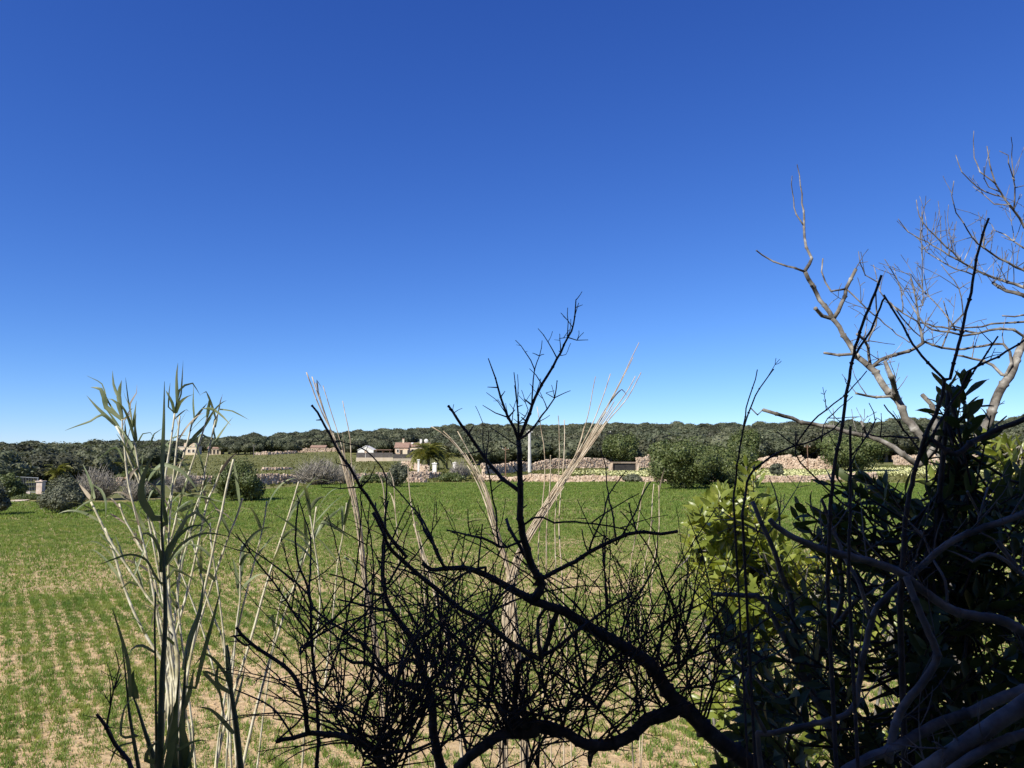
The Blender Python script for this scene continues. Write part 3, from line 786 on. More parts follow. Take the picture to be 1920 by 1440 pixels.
# ------------------------------------------------------------------ buildings
def gable(o, cx, cy, w, d, h, rise, wall, roof, ov=0.25, axis='x'):
    """walls with gables and a pitched roof, in the empty's space"""
    b = MB()
    x0, x1, y0, y1 = cx - w / 2, cx + w / 2, cy - d / 2, cy + d / 2
    if axis == 'x':       # ridge along x
        v = [(x0, y0, -.3), (x1, y0, -.3), (x1, y1, -.3), (x0, y1, -.3), (x0, y0, h), (x1, y0, h), (x1, y1, h), (x0, y1, h), (x0, cy, h + rise), (x1, cy, h + rise)]
        b.v = v; b.f = [(0, 1, 5, 4), (2, 3, 7, 6), (1, 2, 6, 9, 5), (3, 0, 4, 8, 7), (4, 5, 9, 8), (6, 7, 8, 9)]
        r = MB(); k = ov; s = rise / (d / 2)
        for sg in (-1, 1):
            ye, ze = cy + sg * (d / 2 + k), h - k * s + 0.04
            for a, c in (((x0 - k, ye, ze), (x1 + k, cy, h + rise + 0.04)),):
                r.quad((a[0], a[1], a[2]), (c[0], a[1], a[2]), (c[0], c[1], c[2]), (a[0], c[1], c[2]))
                r.quad((a[0], a[1], a[2] + .14), (c[0], a[1], a[2] + .14), (c[0], c[1], c[2] + .14), (a[0], c[1], c[2] + .14))
                r.quad((a[0], a[1], a[2]), (c[0], a[1], a[2]), (c[0], a[1], a[2] + .14), (a[0], a[1], a[2] + .14))
    else:
        v = [(x0, y0, -.3), (x1, y0, -.3), (x1, y1, -.3), (x0, y1, -.3), (x0, y0, h), (x1, y0, h), (x1, y1, h), (x0, y1, h), (cx, y0, h + rise), (cx, y1, h + rise)]
        b.v = v; b.f = [(0, 1, 5, 8, 4), (2, 3, 7, 9, 6), (1, 2, 6, 5), (3, 0, 4, 7), (4, 8, 9, 7), (5, 6, 9, 8)]
        r = MB(); k = ov; s = rise / (w / 2)
        for sg in (-1, 1):
            xe, ze = cx + sg * (w / 2 + k), h - k * s + 0.04
            for dz in (0, .14):
                r.quad((xe, y0 - k, ze + dz), (cx, y0 - k, h + rise + .04 + dz), (cx, y1 + k, h + rise + .04 + dz), (xe, y1 + k, ze + dz))
            r.quad((xe, y0 - k, ze), (cx, y0 - k, h + rise + .04), (cx, y0 - k, h + rise + .18), (xe, y0 - k, ze + .14))
    b.build('wall', wall, o, local=True)
    return r.build('roof', roof, o, local=True)

def opening(o, kind, x, y, z, w, h, mat, frame=None):
    b = MB(); b.box((x, y, z), (w / 2, 0.05, h / 2)); q = b.build(kind, mat, o, local=True)
    if frame:
        f = MB()
        f.box((x, y - 0.03, z - h / 2 - 0.06), (w / 2 + 0.12, 0.07, 0.06)); f.box((x, y - 0.03, z + h / 2 + 0.06), (w / 2 + 0.12, 0.07, 0.06))
        for s_ in (-1, 1): f.box((x + s_ * (w / 2 + 0.06), y - 0.03, z), (0.06, 0.07, h / 2))
        f.build('frame', frame, q, local=True)
    return q

def chimney(o, x, y, z, h, w, mat, parent=None):
    b = MB(); b.box((x, y, z + h / 2), (w / 2, w / 2, h / 2)); c = b.build('chimney', mat, parent or o, local=True)
    return c

YH = 250.0
def at(px, Y=YH):
    x = PX(px, Y); return x, Y, tz(x, Y)
def mpp(Y): return Y / F
# stone house with tiled roof
x, y, z = at(753)
o = empty('farm_house', (x, y, z), 'ochre stone house with brown tiled roof and chimney beside the palm', 'house')
rf = gable(o, 0, 2.5, 4.3, 5, 3.1, 1.5, M['pink'], M['roof'], 0.25, 'x')
chimney(o, 0.2, 2.5, 4.5, 1.5, 0.62, M['cream'], rf)
b = MB(); b.box((0.2, 2.5, 6.05), (0.42, 0.42, 0.06)); b.build('chimney_cap', M['roof'], rf, local=True)
opening(o, 'window', -1.2, -0.02, 2.0, 0.6, 0.9, M['dark'], M['white'])
opening(o, 'door', 0.15, -0.02, 1.2, 1.1, 2.1, M['dark'], M['brownwood'])
b = MB(); b.box((1.35, -0.9, 1.1), (0.75, 0.9, 1.2)); b.build('porch', M['cream'], o, local=True)
# rear wing behind the palm
x, y, z = at(785, 256)
o = empty('rear_house_wing', (x, y, z), 'cream house wing with white chimney behind the palm fronds', 'house')
rf = gable(o, 0, 2.5, 6.8, 5, 3.2, 1.2, M['cream'], M['roof'], 0.25, 'x')
chimney(o, 0.5, 2.0, 4.0, 1.7, 0.7, M['white'], rf)
chimney(o, -2.4, 2.0, 3.9, 0.7, 0.8, M['white'], rf)
opening(o, 'window', -2.0, -0.02, 1.8, 0.8, 1.1, M['dark'], M['white'])
# satellite dish
x, y, z = at(799, 253)
o = empty('satellite_dish', (x, y, z), 'round white satellite dish on a pole above the palm', 'dish')
b = MB(); b.tube([(0, 0, -0.2), (0, 0, 5.2)], [0.06, 0.05], 6); b.build('pole', M['metal'], o, local=True)
b = MB()
for k in range(3):
    r0, r1 = k * 0.22, (k + 1) * 0.22
    for j in range(14):
        a0, a1 = 2 * math.pi * j / 14, 2 * math.pi * (j + 1) / 14
        b.quad(*[(rr * math.cos(a), -0.25 - 0.35 * rr * rr * -1 - 0.1, 5.1 + rr * math.sin(a)) for rr, a in ((r0, a0), (r1, a0), (r1, a1), (r0, a1))])
b.build('reflector', M['white'], o, local=True, smooth=True)
# white barn
x, y, z = at(686, 246)
o = empty('white_barn', (x, y, z), 'long low white barn with pale gabled roof behind the garden wall', 'barn')
gable(o, 0, 2.5, 5.0, 6, 2.4, 1.3, M['white'], M['white'], 0.15, 'y')
opening(o, 'window', 0.1, -0.52, 1.9, 0.9, 1.0, M['pink'], M['white'])
# pergola between barn and house
x, y, z = at(718, 247)
o = empty('pergola', (x, y, z), 'brown roofed open pergola between the white barn and the stone house', 'pergola')
for sx in (-2.2, 0, 2.2):
    for sy in (0, 2.6):
        b = MB(); b.box((sx, sy, 1.1), (0.1, 0.1, 1.25)); b.build('post', M['brownwood'], o, local=True)
b = MB(); b.box((0, 1.3, 2.45), (2.7, 1.7, 0.1)); b.build('roof', M['roof'], o, local=True)
# garden wall: ochre base with dark fence above
def fence_wall(pa, Ya, pb, Yb, h0, h1, label):
    xa, xb = PX(pa, Ya), PX(pb, Yb); z = tz((xa + xb) / 2, (Ya + Yb) / 2)
    o = empty('garden_wall', ((xa + xb) / 2, (Ya + Yb) / 2, z), label, 'wall')
    L = math.hypot(xb - xa, Yb - Ya); rz = math.atan2(Yb - Ya, xb - xa)
    b = MB(); b.box((0, 0, h0 / 2 - 0.2), (L / 2, 0.2, h0 / 2 + 0.2), rz); b.build('base_wall', M['cream'], o, local=True)
    n = int(L / 2.2)
    for k in range(n):
        t = (k + 0.5) / n - 0.5
        b = MB(); b.box((math.cos(rz) * L * t, math.sin(rz) * L * t, h0 + h1 / 2), (L / n / 2 * 0.96, 0.04, h1 / 2), rz); b.build('fence_panel', M['fence'], o, local=True)
    return o
fence_wall(668, 212, 737, 214, 1.0, 1.35, 'cream garden wall topped by dark brown fence panels')
fence_wall(737, 214, 772, 216, 0.7, 1.2, 'short run of dark fence panels on a low base beside the palm')
stone_wall('garden_boundary_wall', [(757, 165), (775, 155), (790, 142), (800, 134)], 1.1, 'pale stepped garden wall descending from the house to the drive', 80, 0.2, stone=0.4)
# cream villa high on the left
x, y, z = at(350, 330)
o = empty('cream_villa', (x, y, z), 'cream flat roofed villa among trees behind the reeds', 'house')
b = MB(); b.box((0, 2, 1.6), (4.6, 2.5, 1.9)); b.build('wall', M['cream'], o, local=True)
b = MB(); b.box((1.0, 2.2, 4.3), (2.3, 2.0, 0.75)); b.build('upper_wall', M['pink'], o, local=True)
b = MB(); b.box((0, 2, 3.56), (4.8, 2.7, 0.05)); b.build('roof', M['white'], o, local=True)
for xx in (-3, -1, 1.2, 3.1): opening(o, 'window', xx, -0.52, 1.7, 0.9, 1.2, M['dark'], M['white'])
x, y, z = at(402, 320)
o = empty('arched_villa', (x, y, z), 'small tiled villa with arched porch beside the cream villa', 'house')
gable(o, 0, 2, 5.2, 4.2, 2.6, 1.2, M['cream'], M['roof'], 0.3, 'x')
for xx in (-1.5, 0, 1.5): opening(o, 'arch', xx, -0.12, 1.2, 0.95, 1.8, M['dark'], M['cream'])
# ruined stone barn
x, y, z = at(596, 335)
o = empty('ruined_barn', (x, y, z), 'long low ruined stone barn at the top of the green meadow', 'barn')
gable(o, 0, 2, 6.5, 4, 1.7, 0.9, M['pink'], M['roof'], 0.2, 'x')
opening(o, 'door', 0.8, -0.03, 0.8, 0.9, 1.6, M['dark'])
stone_wall('dry_stone_wall', [(552, 325), (572, 326), (640, 330), (668, 330)], 1.3, 'broken stone wall around the ruined barn on the meadow', 81, 0.5, stone=0.6, thick=0.5)
stone_wall('dry_stone_wall', [(480, 300), (500, 301), (520, 304), (552, 310)], 0.9, 'thin pale line of stones along the top of the meadow', 82, 0.5, stone=0.6, thick=0.5)
stone_wall('dry_stone_wall', [(492, 150), (520, 152), (548, 155)], 0.35, 'short pale stone row across the sloping meadow', 83, 0.5, stone=0.4)

# ------------------------------------------------------------------ utility poles
def pole(px, Y, top_py, r, mat, label, name='utility_pole'):
    x = PX(px, Y); z = tz(x, Y); h = P(px, top_py, Y).z - z
    o = empty(name, (x, Y, z), label, 'pole')
    b = MB(); b.tube([(0, 0, -0.3), (0, 0, h * 0.5), (0, 0, h)], [r, r * 0.85, r * 0.7], 8); b.build('shaft', mat, o, local=True, smooth=False)
    b = MB(); b.box((0, 0, h - 0.35), (0.5, 0.05, 0.05)); c = b.build('crossarm', mat, o, local=True)
    for s_ in (-0.4, 0, 0.4):
        b = MB(); b.tube([(s_, 0, h - 0.3), (s_, 0, h - 0.1)], [0.035, 0.02], 5); b.build('insulator', M['white'], c, local=True)
    return o
pole(993, 125, 806, 0.29, M['concrete'], 'tall pale concrete utility pole behind the field wall')
pole(948, 112, 838, 0.09, M['brownwood'], 'slim brown wooden pole beside the pale track')
pole(1145, 180, 808, 0.12, M['concrete'], 'thin grey pole rising from the wooded hillside by the round tree')
pole(1514, 122, 834, 0.1, M['brownwood'], 'thin wooden pole in front of the high pale wall')
pole(476, 260, 834, 0.16, M['fence'], 'dark slim pole at the top of the meadow')

# ------------------------------------------------------------------ palms
def frond_mesh(L, seed, n=18):
    g = random.Random(seed); b = MB()
    sp = []
    for i in range(n + 1):
        t = i / n
        sp.append((L * (t - 0.12 * t * t), 0, L * (0.75 * t - 0.95 * t * t) ))
    b.tube(sp, [0.03 * L * (1 - 0.85 * i / n) * 0.6 for i in range(n + 1)], 4)
    for i in range(2, n + 1):
        t = i / n; l = L * 0.26 * math.sin(math.pi * (0.15 + 0.8 * t)) + 0.02
        p = Vector(sp[i])
        for s_ in (-1, 1):
            e = p + Vector((l * 0.55, s_ * l * 0.75, -l * 0.12 + g.uniform(-.05, .05) * L))
            wd = Vector((0.045 * L, 0, 0.02 * L))
            b.v += [tuple(p - wd), tuple(p + wd), tuple(e)]; k = len(b.v); b.f.append((k - 3, k - 2, k - 1))
    me = bpy.data.meshes.new('frond'); me.from_pydata(b.v, [], b.f); me.materials.append(M['palm_leaf'])
    return me
FR = [frond_mesh(1.0, i) for i in range(3)]
def palm(px, Y, base_z, top_z, L, nf, label, seed, tr=0.28):
    x = PX(px, Y); z = tz(x, Y); g = random.Random(seed)
    o = empty('palm_tree', (x, Y, z), label, 'palm tree')
    b = MB(); k = 9
    b.tube([(0, 0, -0.2 + (top_z + 0.2) * i / k) for i in range(k + 1)], [tr * (1.15 if i % 2 else 1.0) for i in range(k + 1)], 9); b.build('trunk', M['trunk'], o, local=True)
    for i in range(nf):
        f = link('frond', FR[i % 3], o, (0, 0, top_z))
        el = g.uniform(-0.35, 1.15) if i % 3 else g.uniform(0.5, 1.35)
        s = L * g.uniform(0.85, 1.1)
        f.rotation_euler = (0, -el + 0.35, 2 * math.pi * i * 0.381966 + g.uniform(-.2, .2)); f.scale = (s, s, s)
    return o
palm(803, 150, 0, 2.6, 4.4, 54, 'big date palm with spreading fronds in front of the house wing', 1, 0.33)
palm(111, 82, 0, 1.5, 1.7, 26, 'short feathery palm in the bushes behind the gate', 2, 0.2)
palm(20, 88, 0, 2.3, 1.3, 24, 'palm with a bare pale trunk standing above the gate bushes', 3, 0.16)
palm(205, 92, 0, 1.6, 2.0, 26, 'broad dark palm behind the grey leafless shrub', 4, 0.22)
palm(838, 158, 0, 2.0, 2.0, 22, 'smaller palm right of the big date palm near the drive', 5, 0.2)

# ------------------------------------------------------------------ meadow grasses and yellow flowers
def scatter_quads(name, n, pxr, yfun, size, up, mat, label, cat, seed, dens=None):
    g = np.random.default_rng(seed)
    px = g.uniform(pxr[0], pxr[1], n); y0, y1 = yfun(px)
    Y = g.uniform(y0, y1); X = (px - W0 / 2) / F * Y
    if dens is not None:
        k = dens(X, Y) > g.random(n); X, Y = X[k], Y[k]
    m = len(X); Z = terrain(X, Y)
    az = g.uniform(0, 6.283, m); s = size * g.uniform(0.5, 1.3, m); h = up * g.uniform(0.5, 1.4, m)
    ca, sa = np.cos(az) * s, np.sin(az) * s
    le = g.uniform(-.6, .6, (m, 2)) * h[:, None]
    V = np.stack([np.stack([X - ca, Y - sa, Z], -1), np.stack([X + ca, Y + sa, Z], -1), np.stack([X + ca * .8 + le[:, 0], Y + sa * .8 + le[:, 1], Z + h], -1), np.stack([X - ca * .8 + le[:, 0], Y - sa * .8 + le[:, 1], Z + h], -1)], 1).reshape(-1, 3)
    o = link(name, np_mesh(name, V, np.arange(4 * m).reshape(-1, 4), mat)); tag(o, label, cat, kind='stuff')
scatter_quads('yellow_flowers', 60000, (1040, 2150), lambda p: (np.full_like(p, 103.0), np.interp(p, [1040, 1215, 1430, 1900], [120, 135, 126, 146])), 0.09, 0.2, M['flower'], 'pale yellow flowers covering the meadow behind the field wall', 'flowers', 5, lambda x, y: np.clip(vnoise(x, y, 5, 9) * 1.8 - 0.05, 0, 1) * np.clip((x / y * F + 960 - 1030) / 140, 0, 1))
scatter_quads('meadow_grass', 26000, (330, 2150), lambda p: (np.interp(p, EDGE[:, 0], EDGE[:, 1]) + 2, np.interp(p, [330, 640, 700, 900, 1900], [300, 310, 210, 130, 150])), 0.14, 0.22, M['meadow'], 'dry green grass of the meadow and verges beyond the walls', 'grass', 6)

# ------------------------------------------------------------------ near shrubs: branches followed from the photograph
def smooth_path(pix, step=14):
    return [(float(a), float(b)) for a, b in catmull(pix, step)]

class Woody:
    """a shrub or tree whose limbs are polylines (pixel, distance) from base to tip; every limb is a part of its own"""
    def __init__(s, name, base_px, Y, label, cat, mat, seed, knob=0.35, knob_step=0.05, spread=0.3):
        s.g = random.Random(seed); s.Y = Y; s.mat = mat; s.pts = []      # (px,py,Y,r)
        x = PX(base_px, Y); s.o = empty(name, (x, Y, tz(x, Y)), label, cat)
        s.knob, s.ks, s.spread = knob, knob_step, spread
        s.paths = []; s.ylim = -999; s.spur = 0.0; s.jit = 1.1; s.tw = MB(); s.ntw = 0
    def near(s, px, py):
        return min(s.pts, key=lambda q: (q[0] - px) ** 2 + (q[1] - py) ** 2)
    def limb(s, key, pts, r0, r1, Y=None, root=False, name='branch', dY=None, mb=None, mat=None):
        g = s.g
        pix = zp(key, pts)
        pre = []
        if s.pts and not root:
            q = s.near(*pix[0]); y0 = q[2]
            d = math.hypot(q[0] - pix[0][0], q[1] - pix[0][1])
            if d > 6: pix = [(q[0], q[1])] + pix
            else: pix[0] = (q[0], q[1])
        else:
            y0 = Y or s.Y
        sm = smooth_path(pix)
        L = sum(math.hypot(sm[i + 1][0] - sm[i][0], sm[i + 1][1] - sm[i][1]) for i in range(len(sm) - 1)) * y0 / F
        slope = g.uniform(-s.spread, s.spread) if dY is None else dY
        n = len(sm); P3 = []; rad = []
        ph = g.uniform(0, 6.28)
        for i, (a, b) in enumerate(sm):
            t = i / max(1, n - 1)
            yy = y0 + slope * L * t + 0.012 * y0 * math.sin(ph + t * 5) * min(1, t * 4)
            j = 0.0 if i == 0 else s.jit
            p = P(a + g.uniform(-j, j), b + g.uniform(-j, j), yy)
            r = (r0 + (r1 - r0) * t) * y0 / F
            P3.append(p); rad.append(r); s.pts.append((a, b, yy, r))
        if root:
            gx, gy = P3[0].x, P3[0].y
            zg = tz(gx, gy) - 0.05
            if P3[0].z > zg + 0.05:
                k = 4
                ext = [Vector((gx + (s.o.location.x - gx) * 0.25 * (1 - i / k), gy, zg + (P3[0].z - zg) * i / k)) for i in range(k)]
                P3 = ext + P3; rad = [rad[0] * (1.3 - 0.3 * i / k) for i in range(k)] + rad
        P4, r4 = s.knobs(P3, rad)
        b = mb or MB()
        s.spurs(b, P3, rad)
        big = r0 * 1.0
        b.tube(P4, r4, 8 if big > 6 else 6 if big > 2.5 else 5)
        s.paths.append((P3, rad))
        if mb is None:
            b.build(name, mat or s.mat, s.o, smooth=True)
    def knobs(s, P3, rad):
        """resample and swell the radius at buds"""
        g = s.g; out = [P3[0]]; ro = [rad[0]]; acc = 0.0; nxt = s.ks * g.uniform(0.5, 1.3)
        for i in range(1, len(P3)):
            seg = (P3[i] - P3[i - 1]).length; acc += seg
            if acc > nxt and seg > 1e-5:
                acc = 0.0; nxt = s.ks * g.uniform(0.7, 1.4)
                d = (P3[i] - P3[i - 1]).normalized(); r = rad[i]
                bl = min(seg * 0.3, max(r * 1.6, 0.003))
                out += [P3[i] - d * bl, P3[i], P3[i] + d * bl * 0.2]; ro += [r, r * (1 + s.knob * g.uniform(0.5, 1.4)), r * 0.97]
            else:
                out.append(P3[i]); ro.append(rad[i])
        return out, ro
    def spurs(s, b, P3, rad):
        """short thorny spurs along a limb"""
        if s.spur <= 0: return
        g = s.g; acc = 0
        for i in range(1, len(P3) - 1):
            acc += (P3[i] - P3[i - 1]).length
            if acc > 0.035 and P3[i].z > 2.6:
                acc = g.uniform(-.02, .02)
                if g.random() < s.spur:
                    t = (P3[i + 1] - P3[i - 1]).normalized()
                    d = (t.orthogonal().normalized() * g.choice((-1, 1)) + t.cross(t.orthogonal()).normalized() * g.uniform(-1, 1) + t * g.uniform(0.2, 1.0)).normalized()
                    l = g.uniform(0.006, 0.02); r = min(rad[i] * 0.7, 0.0022)
                    b.tube([P3[i], P3[i] + d * (rad[i] + l)], [r, r * 0.45], 4)
    def twigs(s, n, box, ln, r0, up=0.7, sub=0.75, pick=None, depth=0.35, thorn=0.5, curve=0.25):
        """fine twigs grown from the limbs whose start lies in the pixel box; collected as one part"""
        g = s.g
        cand = [q for q in s.pts if box[0] < q[0] < box[2] and box[1] < q[1] < box[3]]
        if not cand: return
        for _ in range(n):
            q = g.choice(cand)
            l = g.uniform(*ln)
            a = g.gauss(0, 1.0)
            dx, dy = math.sin(a), -math.cos(a) * 1.0
            if g.random() < up: dy = -abs(dy) - 0.25
            m = math.hypot(dx, dy); dx /= m; dy /= m
            s._twig(q, dx, dy, l, r0 * g.uniform(0.7, 1.25), g.uniform(-depth, depth), curve, sub, thorn, 0)
    def _twig(s, q, dx, dy, l, r, dep, curve, sub, thorn, level):
        g = s.g; k = max(3, int(l / 16)); px, py, yy = q[0], q[1], q[2]
        bend = g.uniform(-curve, curve) * 1.6 / k
        P3 = []; rad = []; pp = []
        r = min(r, q[3] * F / q[2] * 0.9) if q[3] > 0 else r
        for i in range(k + 1):
            if i > 1 and py < s.ylim: break
            P3.append(P(px, py, yy)); rad.append(max(0.55, r * (1 - 0.6 * i / k)) * yy / F); pp.append((px, py, yy, rad[-1]))
            c, sn = math.cos(bend), math.sin(bend)
            dx, dy = dx * c - dy * sn + g.gauss(0, 0.1), dx * sn + dy * c - 0.02 + g.gauss(0, 0.06)
            st = l / k
            px += dx * st; py += dy * st; yy = max(0.9, yy + dep * st * yy / F)
        P4, r4 = s.knobs(P3, rad)
        s.tw.tube(P4, r4, 4, cap=False); s.ntw += 1
        if level == 0: s.spurs(s.tw, P3, rad)
        if level < 2:
            for i in range(1, len(pp) - 1):
                if g.random() < sub * (1.0 if level == 0 else 0.6):
                    for sg in ((-1, 1) if g.random() < 0.35 else (g.choice((-1, 1)),)):
                        an = sg * g.uniform(0.45, 1.0)
                        c, sn = math.cos(an), math.sin(an)
                        d2x, d2y = dx * c - dy * sn, dx * sn + dy * c
                        ll = l * g.uniform(0.12, 0.42) if g.random() > thorn else g.uniform(6, 16)
                        s._twig(pp[i], d2x, d2y, ll, r * 0.7, g.uniform(-.4, .4), 0.4, sub * 0.7, thorn, level + 1)
    def finish(s, name='twigs', mat=None):
        if s.tw.v:
            tag(s.tw.build(name, mat or s.mat, s.o, smooth=True), kind='stuff')

# --- black thorn shrub in the middle
T = Woody('thorn_shrub', 1420, 1.75, 'black leafless thorny shrub with crossing branches in the shade before the field', 'shrub', M['black_bark'], 3)
T.spur = 0.8
T.limb('E', [(960, 1440), (900, 1400), (700, 1250), (560, 1110), (450, 1000), (350, 850), (180, 740), (0, 640), (-120, 560), (-300, 500), (-430, 430), (-570, 350), (-700, 315), (-880, 325), (-930, 290)], 16.5, 3.2, root=True, name='trunk', dY=-0.12)
T.limb('E', [(480, 1125), (340, 1170), (260, 1250), (150, 1300), (0, 1310), (-100, 1250), (-220, 1200), (-320, 1180)], 14, 7, name='trunk')
T.limb('B', [(1500, 1240), (1330, 1250), (1200, 1330), (1070, 1440)], 11, 9)
T.limb('A', [(1340, 1440), (1290, 1350), (1255, 1230), (1235, 1120), (1235, 950), (1230, 800), (1225, 740)], 8, 4.2)
T.limb('A', [(1225, 740), (1265, 650), (1290, 570), (1310, 530), (1340, 470), (1395, 380), (1430, 310), (1465, 240), (1495, 170), (1503, 60)], 4, 1.1)
T.limb('A', [(1225, 740), (1205, 680), (1175, 630), (1140, 530), (1115, 440), (1080, 345)], 3.4, 0.9)
T.limb('A', [(1230, 730), (1225, 620), (1215, 540), (1205, 410)], 2.6, 0.9)
T.limb('A', [(1235, 740), (1290, 690), (1340, 620), (1365, 590), (1400, 535), (1415, 450)], 2.4, 0.9)
for pts, r in (([(1465, 255), (1510, 253), (1560, 250)], 1.2), ([(1420, 330), (1370, 260), (1320, 200)], 1.3), ([(1420, 300), (1425, 225)], 1.2), ([(1490, 190), (1465, 160), (1430, 120)], 1.2),
               ([(1465, 230), (1465, 95)], 1.1), ([(1495, 150), (1518, 75)], 1.0), ([(1340, 465), (1310, 420), (1280, 395)], 1.2), ([(1300, 560), (1295, 480), (1305, 400), (1325, 330), (1343, 255)], 1.6),
               ([(1305, 385), (1260, 310), (1210, 255)], 1.2), ([(1325, 345), (1350, 320)], 1.0), ([(1325, 345), (1295, 315)], 1.0), ([(1175, 640), (1110, 605), (1050, 572)], 1.5), ([(1160, 600), (1120, 550), (1070, 510)], 1.1),
               ([(1220, 560), (1222, 420)], 1.1), ([(1230, 650), (1275, 590), (1230, 525)], 1.1), ([(1400, 535), (1475, 500)], 1.1), ([(1400, 535), (1360, 510)], 1.0), ([(1355, 600), (1330, 510)], 1.1),
               ([(1195, 650), (1200, 590), (1215, 540)], 1.2), ([(1430, 330), (1455, 325)], 1.0), ([(1465, 250), (1425, 245)], 1.0)):
    T.limb('A', pts, r, 0.6)
T.limb('A', [(1225, 1000), (1150, 930), (1070, 840), (1010, 750), (950, 670), (905, 600), (885, 575)], 4.2, 2.2)
for pts, r in (([(1040, 790), (950, 810)], 1.4), ([(1075, 840), (1050, 760), (1053, 660)], 1.3), ([(1075, 840), (1080, 690)], 1.5), ([(1225, 770), (1150, 720), (1090, 680)], 1.6), ([(920, 630), (890, 590)], 1.2), ([(1220, 900), (1190, 850)], 1.5)):
    T.limb('A', pts, r, 0.8)
T.limb('B', [(1540, 830), (1480, 800), (1350, 720), (1240, 620), (1100, 550), (960, 440), (830, 330), (700, 210), (640, 80), (600, 0)], 5.5, 3.0)
T.limb('A', [(680, 1310), (590, 1200), (530, 1080), (460, 970), (400, 870), (330, 760), (270, 640), (222, 570)], 3.6, 1.8)
for pts, r in (([(460, 985), (500, 925), (530, 865)], 1.7), ([(460, 980), (360, 975), (270, 970)], 1.5), ([(410, 880), (340, 850)], 1.2)):
    T.limb('A', pts, r, 0.8)
T.limb('A', [(1135, 1260), (1120, 1130), (1095, 990), (1070, 860), (1060, 800)], 2.4, 1.2)
T.limb('A', [(1095, 990), (1145, 950)], 1.3, 0.8)
T.limb('A', [(575, 1440), (580, 1130), (580, 930), (540, 850), (480, 790), (400, 755), (310, 745), (210, 750)], 2.4, 0.9)
T.limb('A', [(880, 1365), (830, 1290), (800, 1210), (760, 1130), (700, 1060), (640, 990), (610, 960)], 2.8, 1.2)
T.limb('A', [(800, 1240), (765, 1180), (740, 1070)], 2.2, 1.2)
T.limb('A', [(1140, 1270), (1060, 1220), (980, 1200), (880, 1180)], 3, 1.4)
T.limb('A', [(1000, 1210), (980, 1140), (980, 1075)], 1.6, 1.0)
T.limb('A', [(1030, 1330), (1040, 1240), (1050, 1150)], 2.0, 1.3)
T.limb('A', [(1290, 1350), (1210, 1220), (1180, 1170), (1165, 1125)], 4, 3.2)
T.limb('A', [(1300, 1440), (1400, 1380), (1500, 1330), (1600, 1270), (1700, 1220), (1800, 1190), (1920, 1195), (2000, 1185)], 4.5, 3.0)
T.limb('A', [(1240, 1150), (1300, 1120), (1340, 1115), (1400, 1140), (1500, 1140), (1620, 1150), (1760, 1180)], 2.2, 1.4)
T.limb('A', [(1560, 1300), (1580, 1240), (1640, 1100), (1660, 1010), (1750, 890)], 2.2, 1.0)
T.limb('A', [(1690, 1220), (1680, 1080), (1660, 1000), (1650, 870), (1610, 760)], 2.0, 0.8)
T.limb('A', [(1700, 1250), (1790, 1100), (1840, 980), (1870, 940)], 2.0, 1.2)
T.limb('B', [(980, 1440), (940, 1250), (930, 1100), (900, 980), (830, 750), (710, 560), (660, 420), (655, 200), (670, 0), (680, -60)], 9, 1.6, root=True, name='trunk', Y=1.9)
T.limb('B', [(900, 990), (780, 970), (680, 920), (550, 850), (480, 850), (410, 790)], 6, 2.0)
T.limb('B', [(710, 560), (600, 540), (480, 510), (400, 490)], 3, 1.5)
T.limb('B', [(670, 480), (590, 460), (500, 400), (430, 370), (350, 350)], 2.6, 1.2)
T.limb('B', [(930, 1060), (880, 1060), (700, 960), (600, 800), (480, 700), (320, 590), (260, 540), (240, 470), (245, 300), (245, 150), (170, -100)], 4, 1.2)
T.limb('B', [(280, 1440), (290, 1240), (270, 900), (250, 700), (240, 470), (170, 250), (165, 60), (180, -60)], 3.6, 1.4, root=True, Y=1.75, name='stem')
T.limb('B', [(650, 1440), (620, 1350), (520, 1290), (400, 1255), (240, 1245), (150, 1270), (50, 1290)], 7, 3.5, root=True, Y=1.6, name='stem')
T.limb('H', [(1430, 1230), (1410, 1080), (1360, 930), (1250, 830), (1110, 740), (1060, 690), (1030, 650)], 5, 3)
T.limb('H', [(1100, 735), (1080, 750), (1010, 690)], 2.4, 1.8)
T.limb('B', [(960, 440), (980, 640), (1020, 700), (1015, 860), (1000, 980)], 2.6, 2.0)
T.limb('B', [(1390, 1180), (1400, 1000), (1420, 850), (1500, 820)], 7, 4)
T.limb('B', [(970, 980), (1080, 850), (1130, 700), (1240, 600), (1310, 480), (1400, 400)], 4.5, 2)
T.limb('B', [(1550, 800), (1650, 750), (1760, 660), (1920, 540), (2050, 470)], 4, 2)
T.limb('B', [(1700, 1080), (1800, 960), (1920, 840), (2050, 760)], 3, 1.5)
T.limb('B', [(1400, 1190), (1640, 1240), (1700, 1240)], 9, 8)
T.limb('B', [(1540, 830), (1530, 600), (1600, 520)], 4, 3)
T.limb('B', [(1230, 310), (1100, 350), (1000, 420)], 3, 2)
T.limb('B', [(1020, 325), (960, 250), (920, 150), (870, 60), (830, 0)], 2.6, 1.2)
T.limb('B', [(870, 350), (780, 330), (700, 310)], 2.4, 1.2)
T.limb('H', [(1250, 1290), (1400, 1150), (1520, 900), (1600, 760)], 2.0, 1.0)
T.limb('B', [(640, 1330), (800, 1230), (900, 1060)], 3, 2.4)
T.limb('B', [(150, 1270), (60, 1130), (-60, 1050), (-180, 1000)], 2.2, 1.2)
T.limb('B', [(640, 1350), (760, 1350), (860, 1330), (930, 1300)], 3, 2.4)
T.limb('E', [(460, 1010), (400, 860), (420, 700), (440, 560), (480, 420), (570, 345)], 3.4, 1.4)
T.limb('E', [(350, 850), (430, 690), (560, 460)], 2.6, 1.2)
T.limb('E', [(180, 740), (230, 560), (330, 400), (390, 260), (400, 130)], 2.4, 1.0)
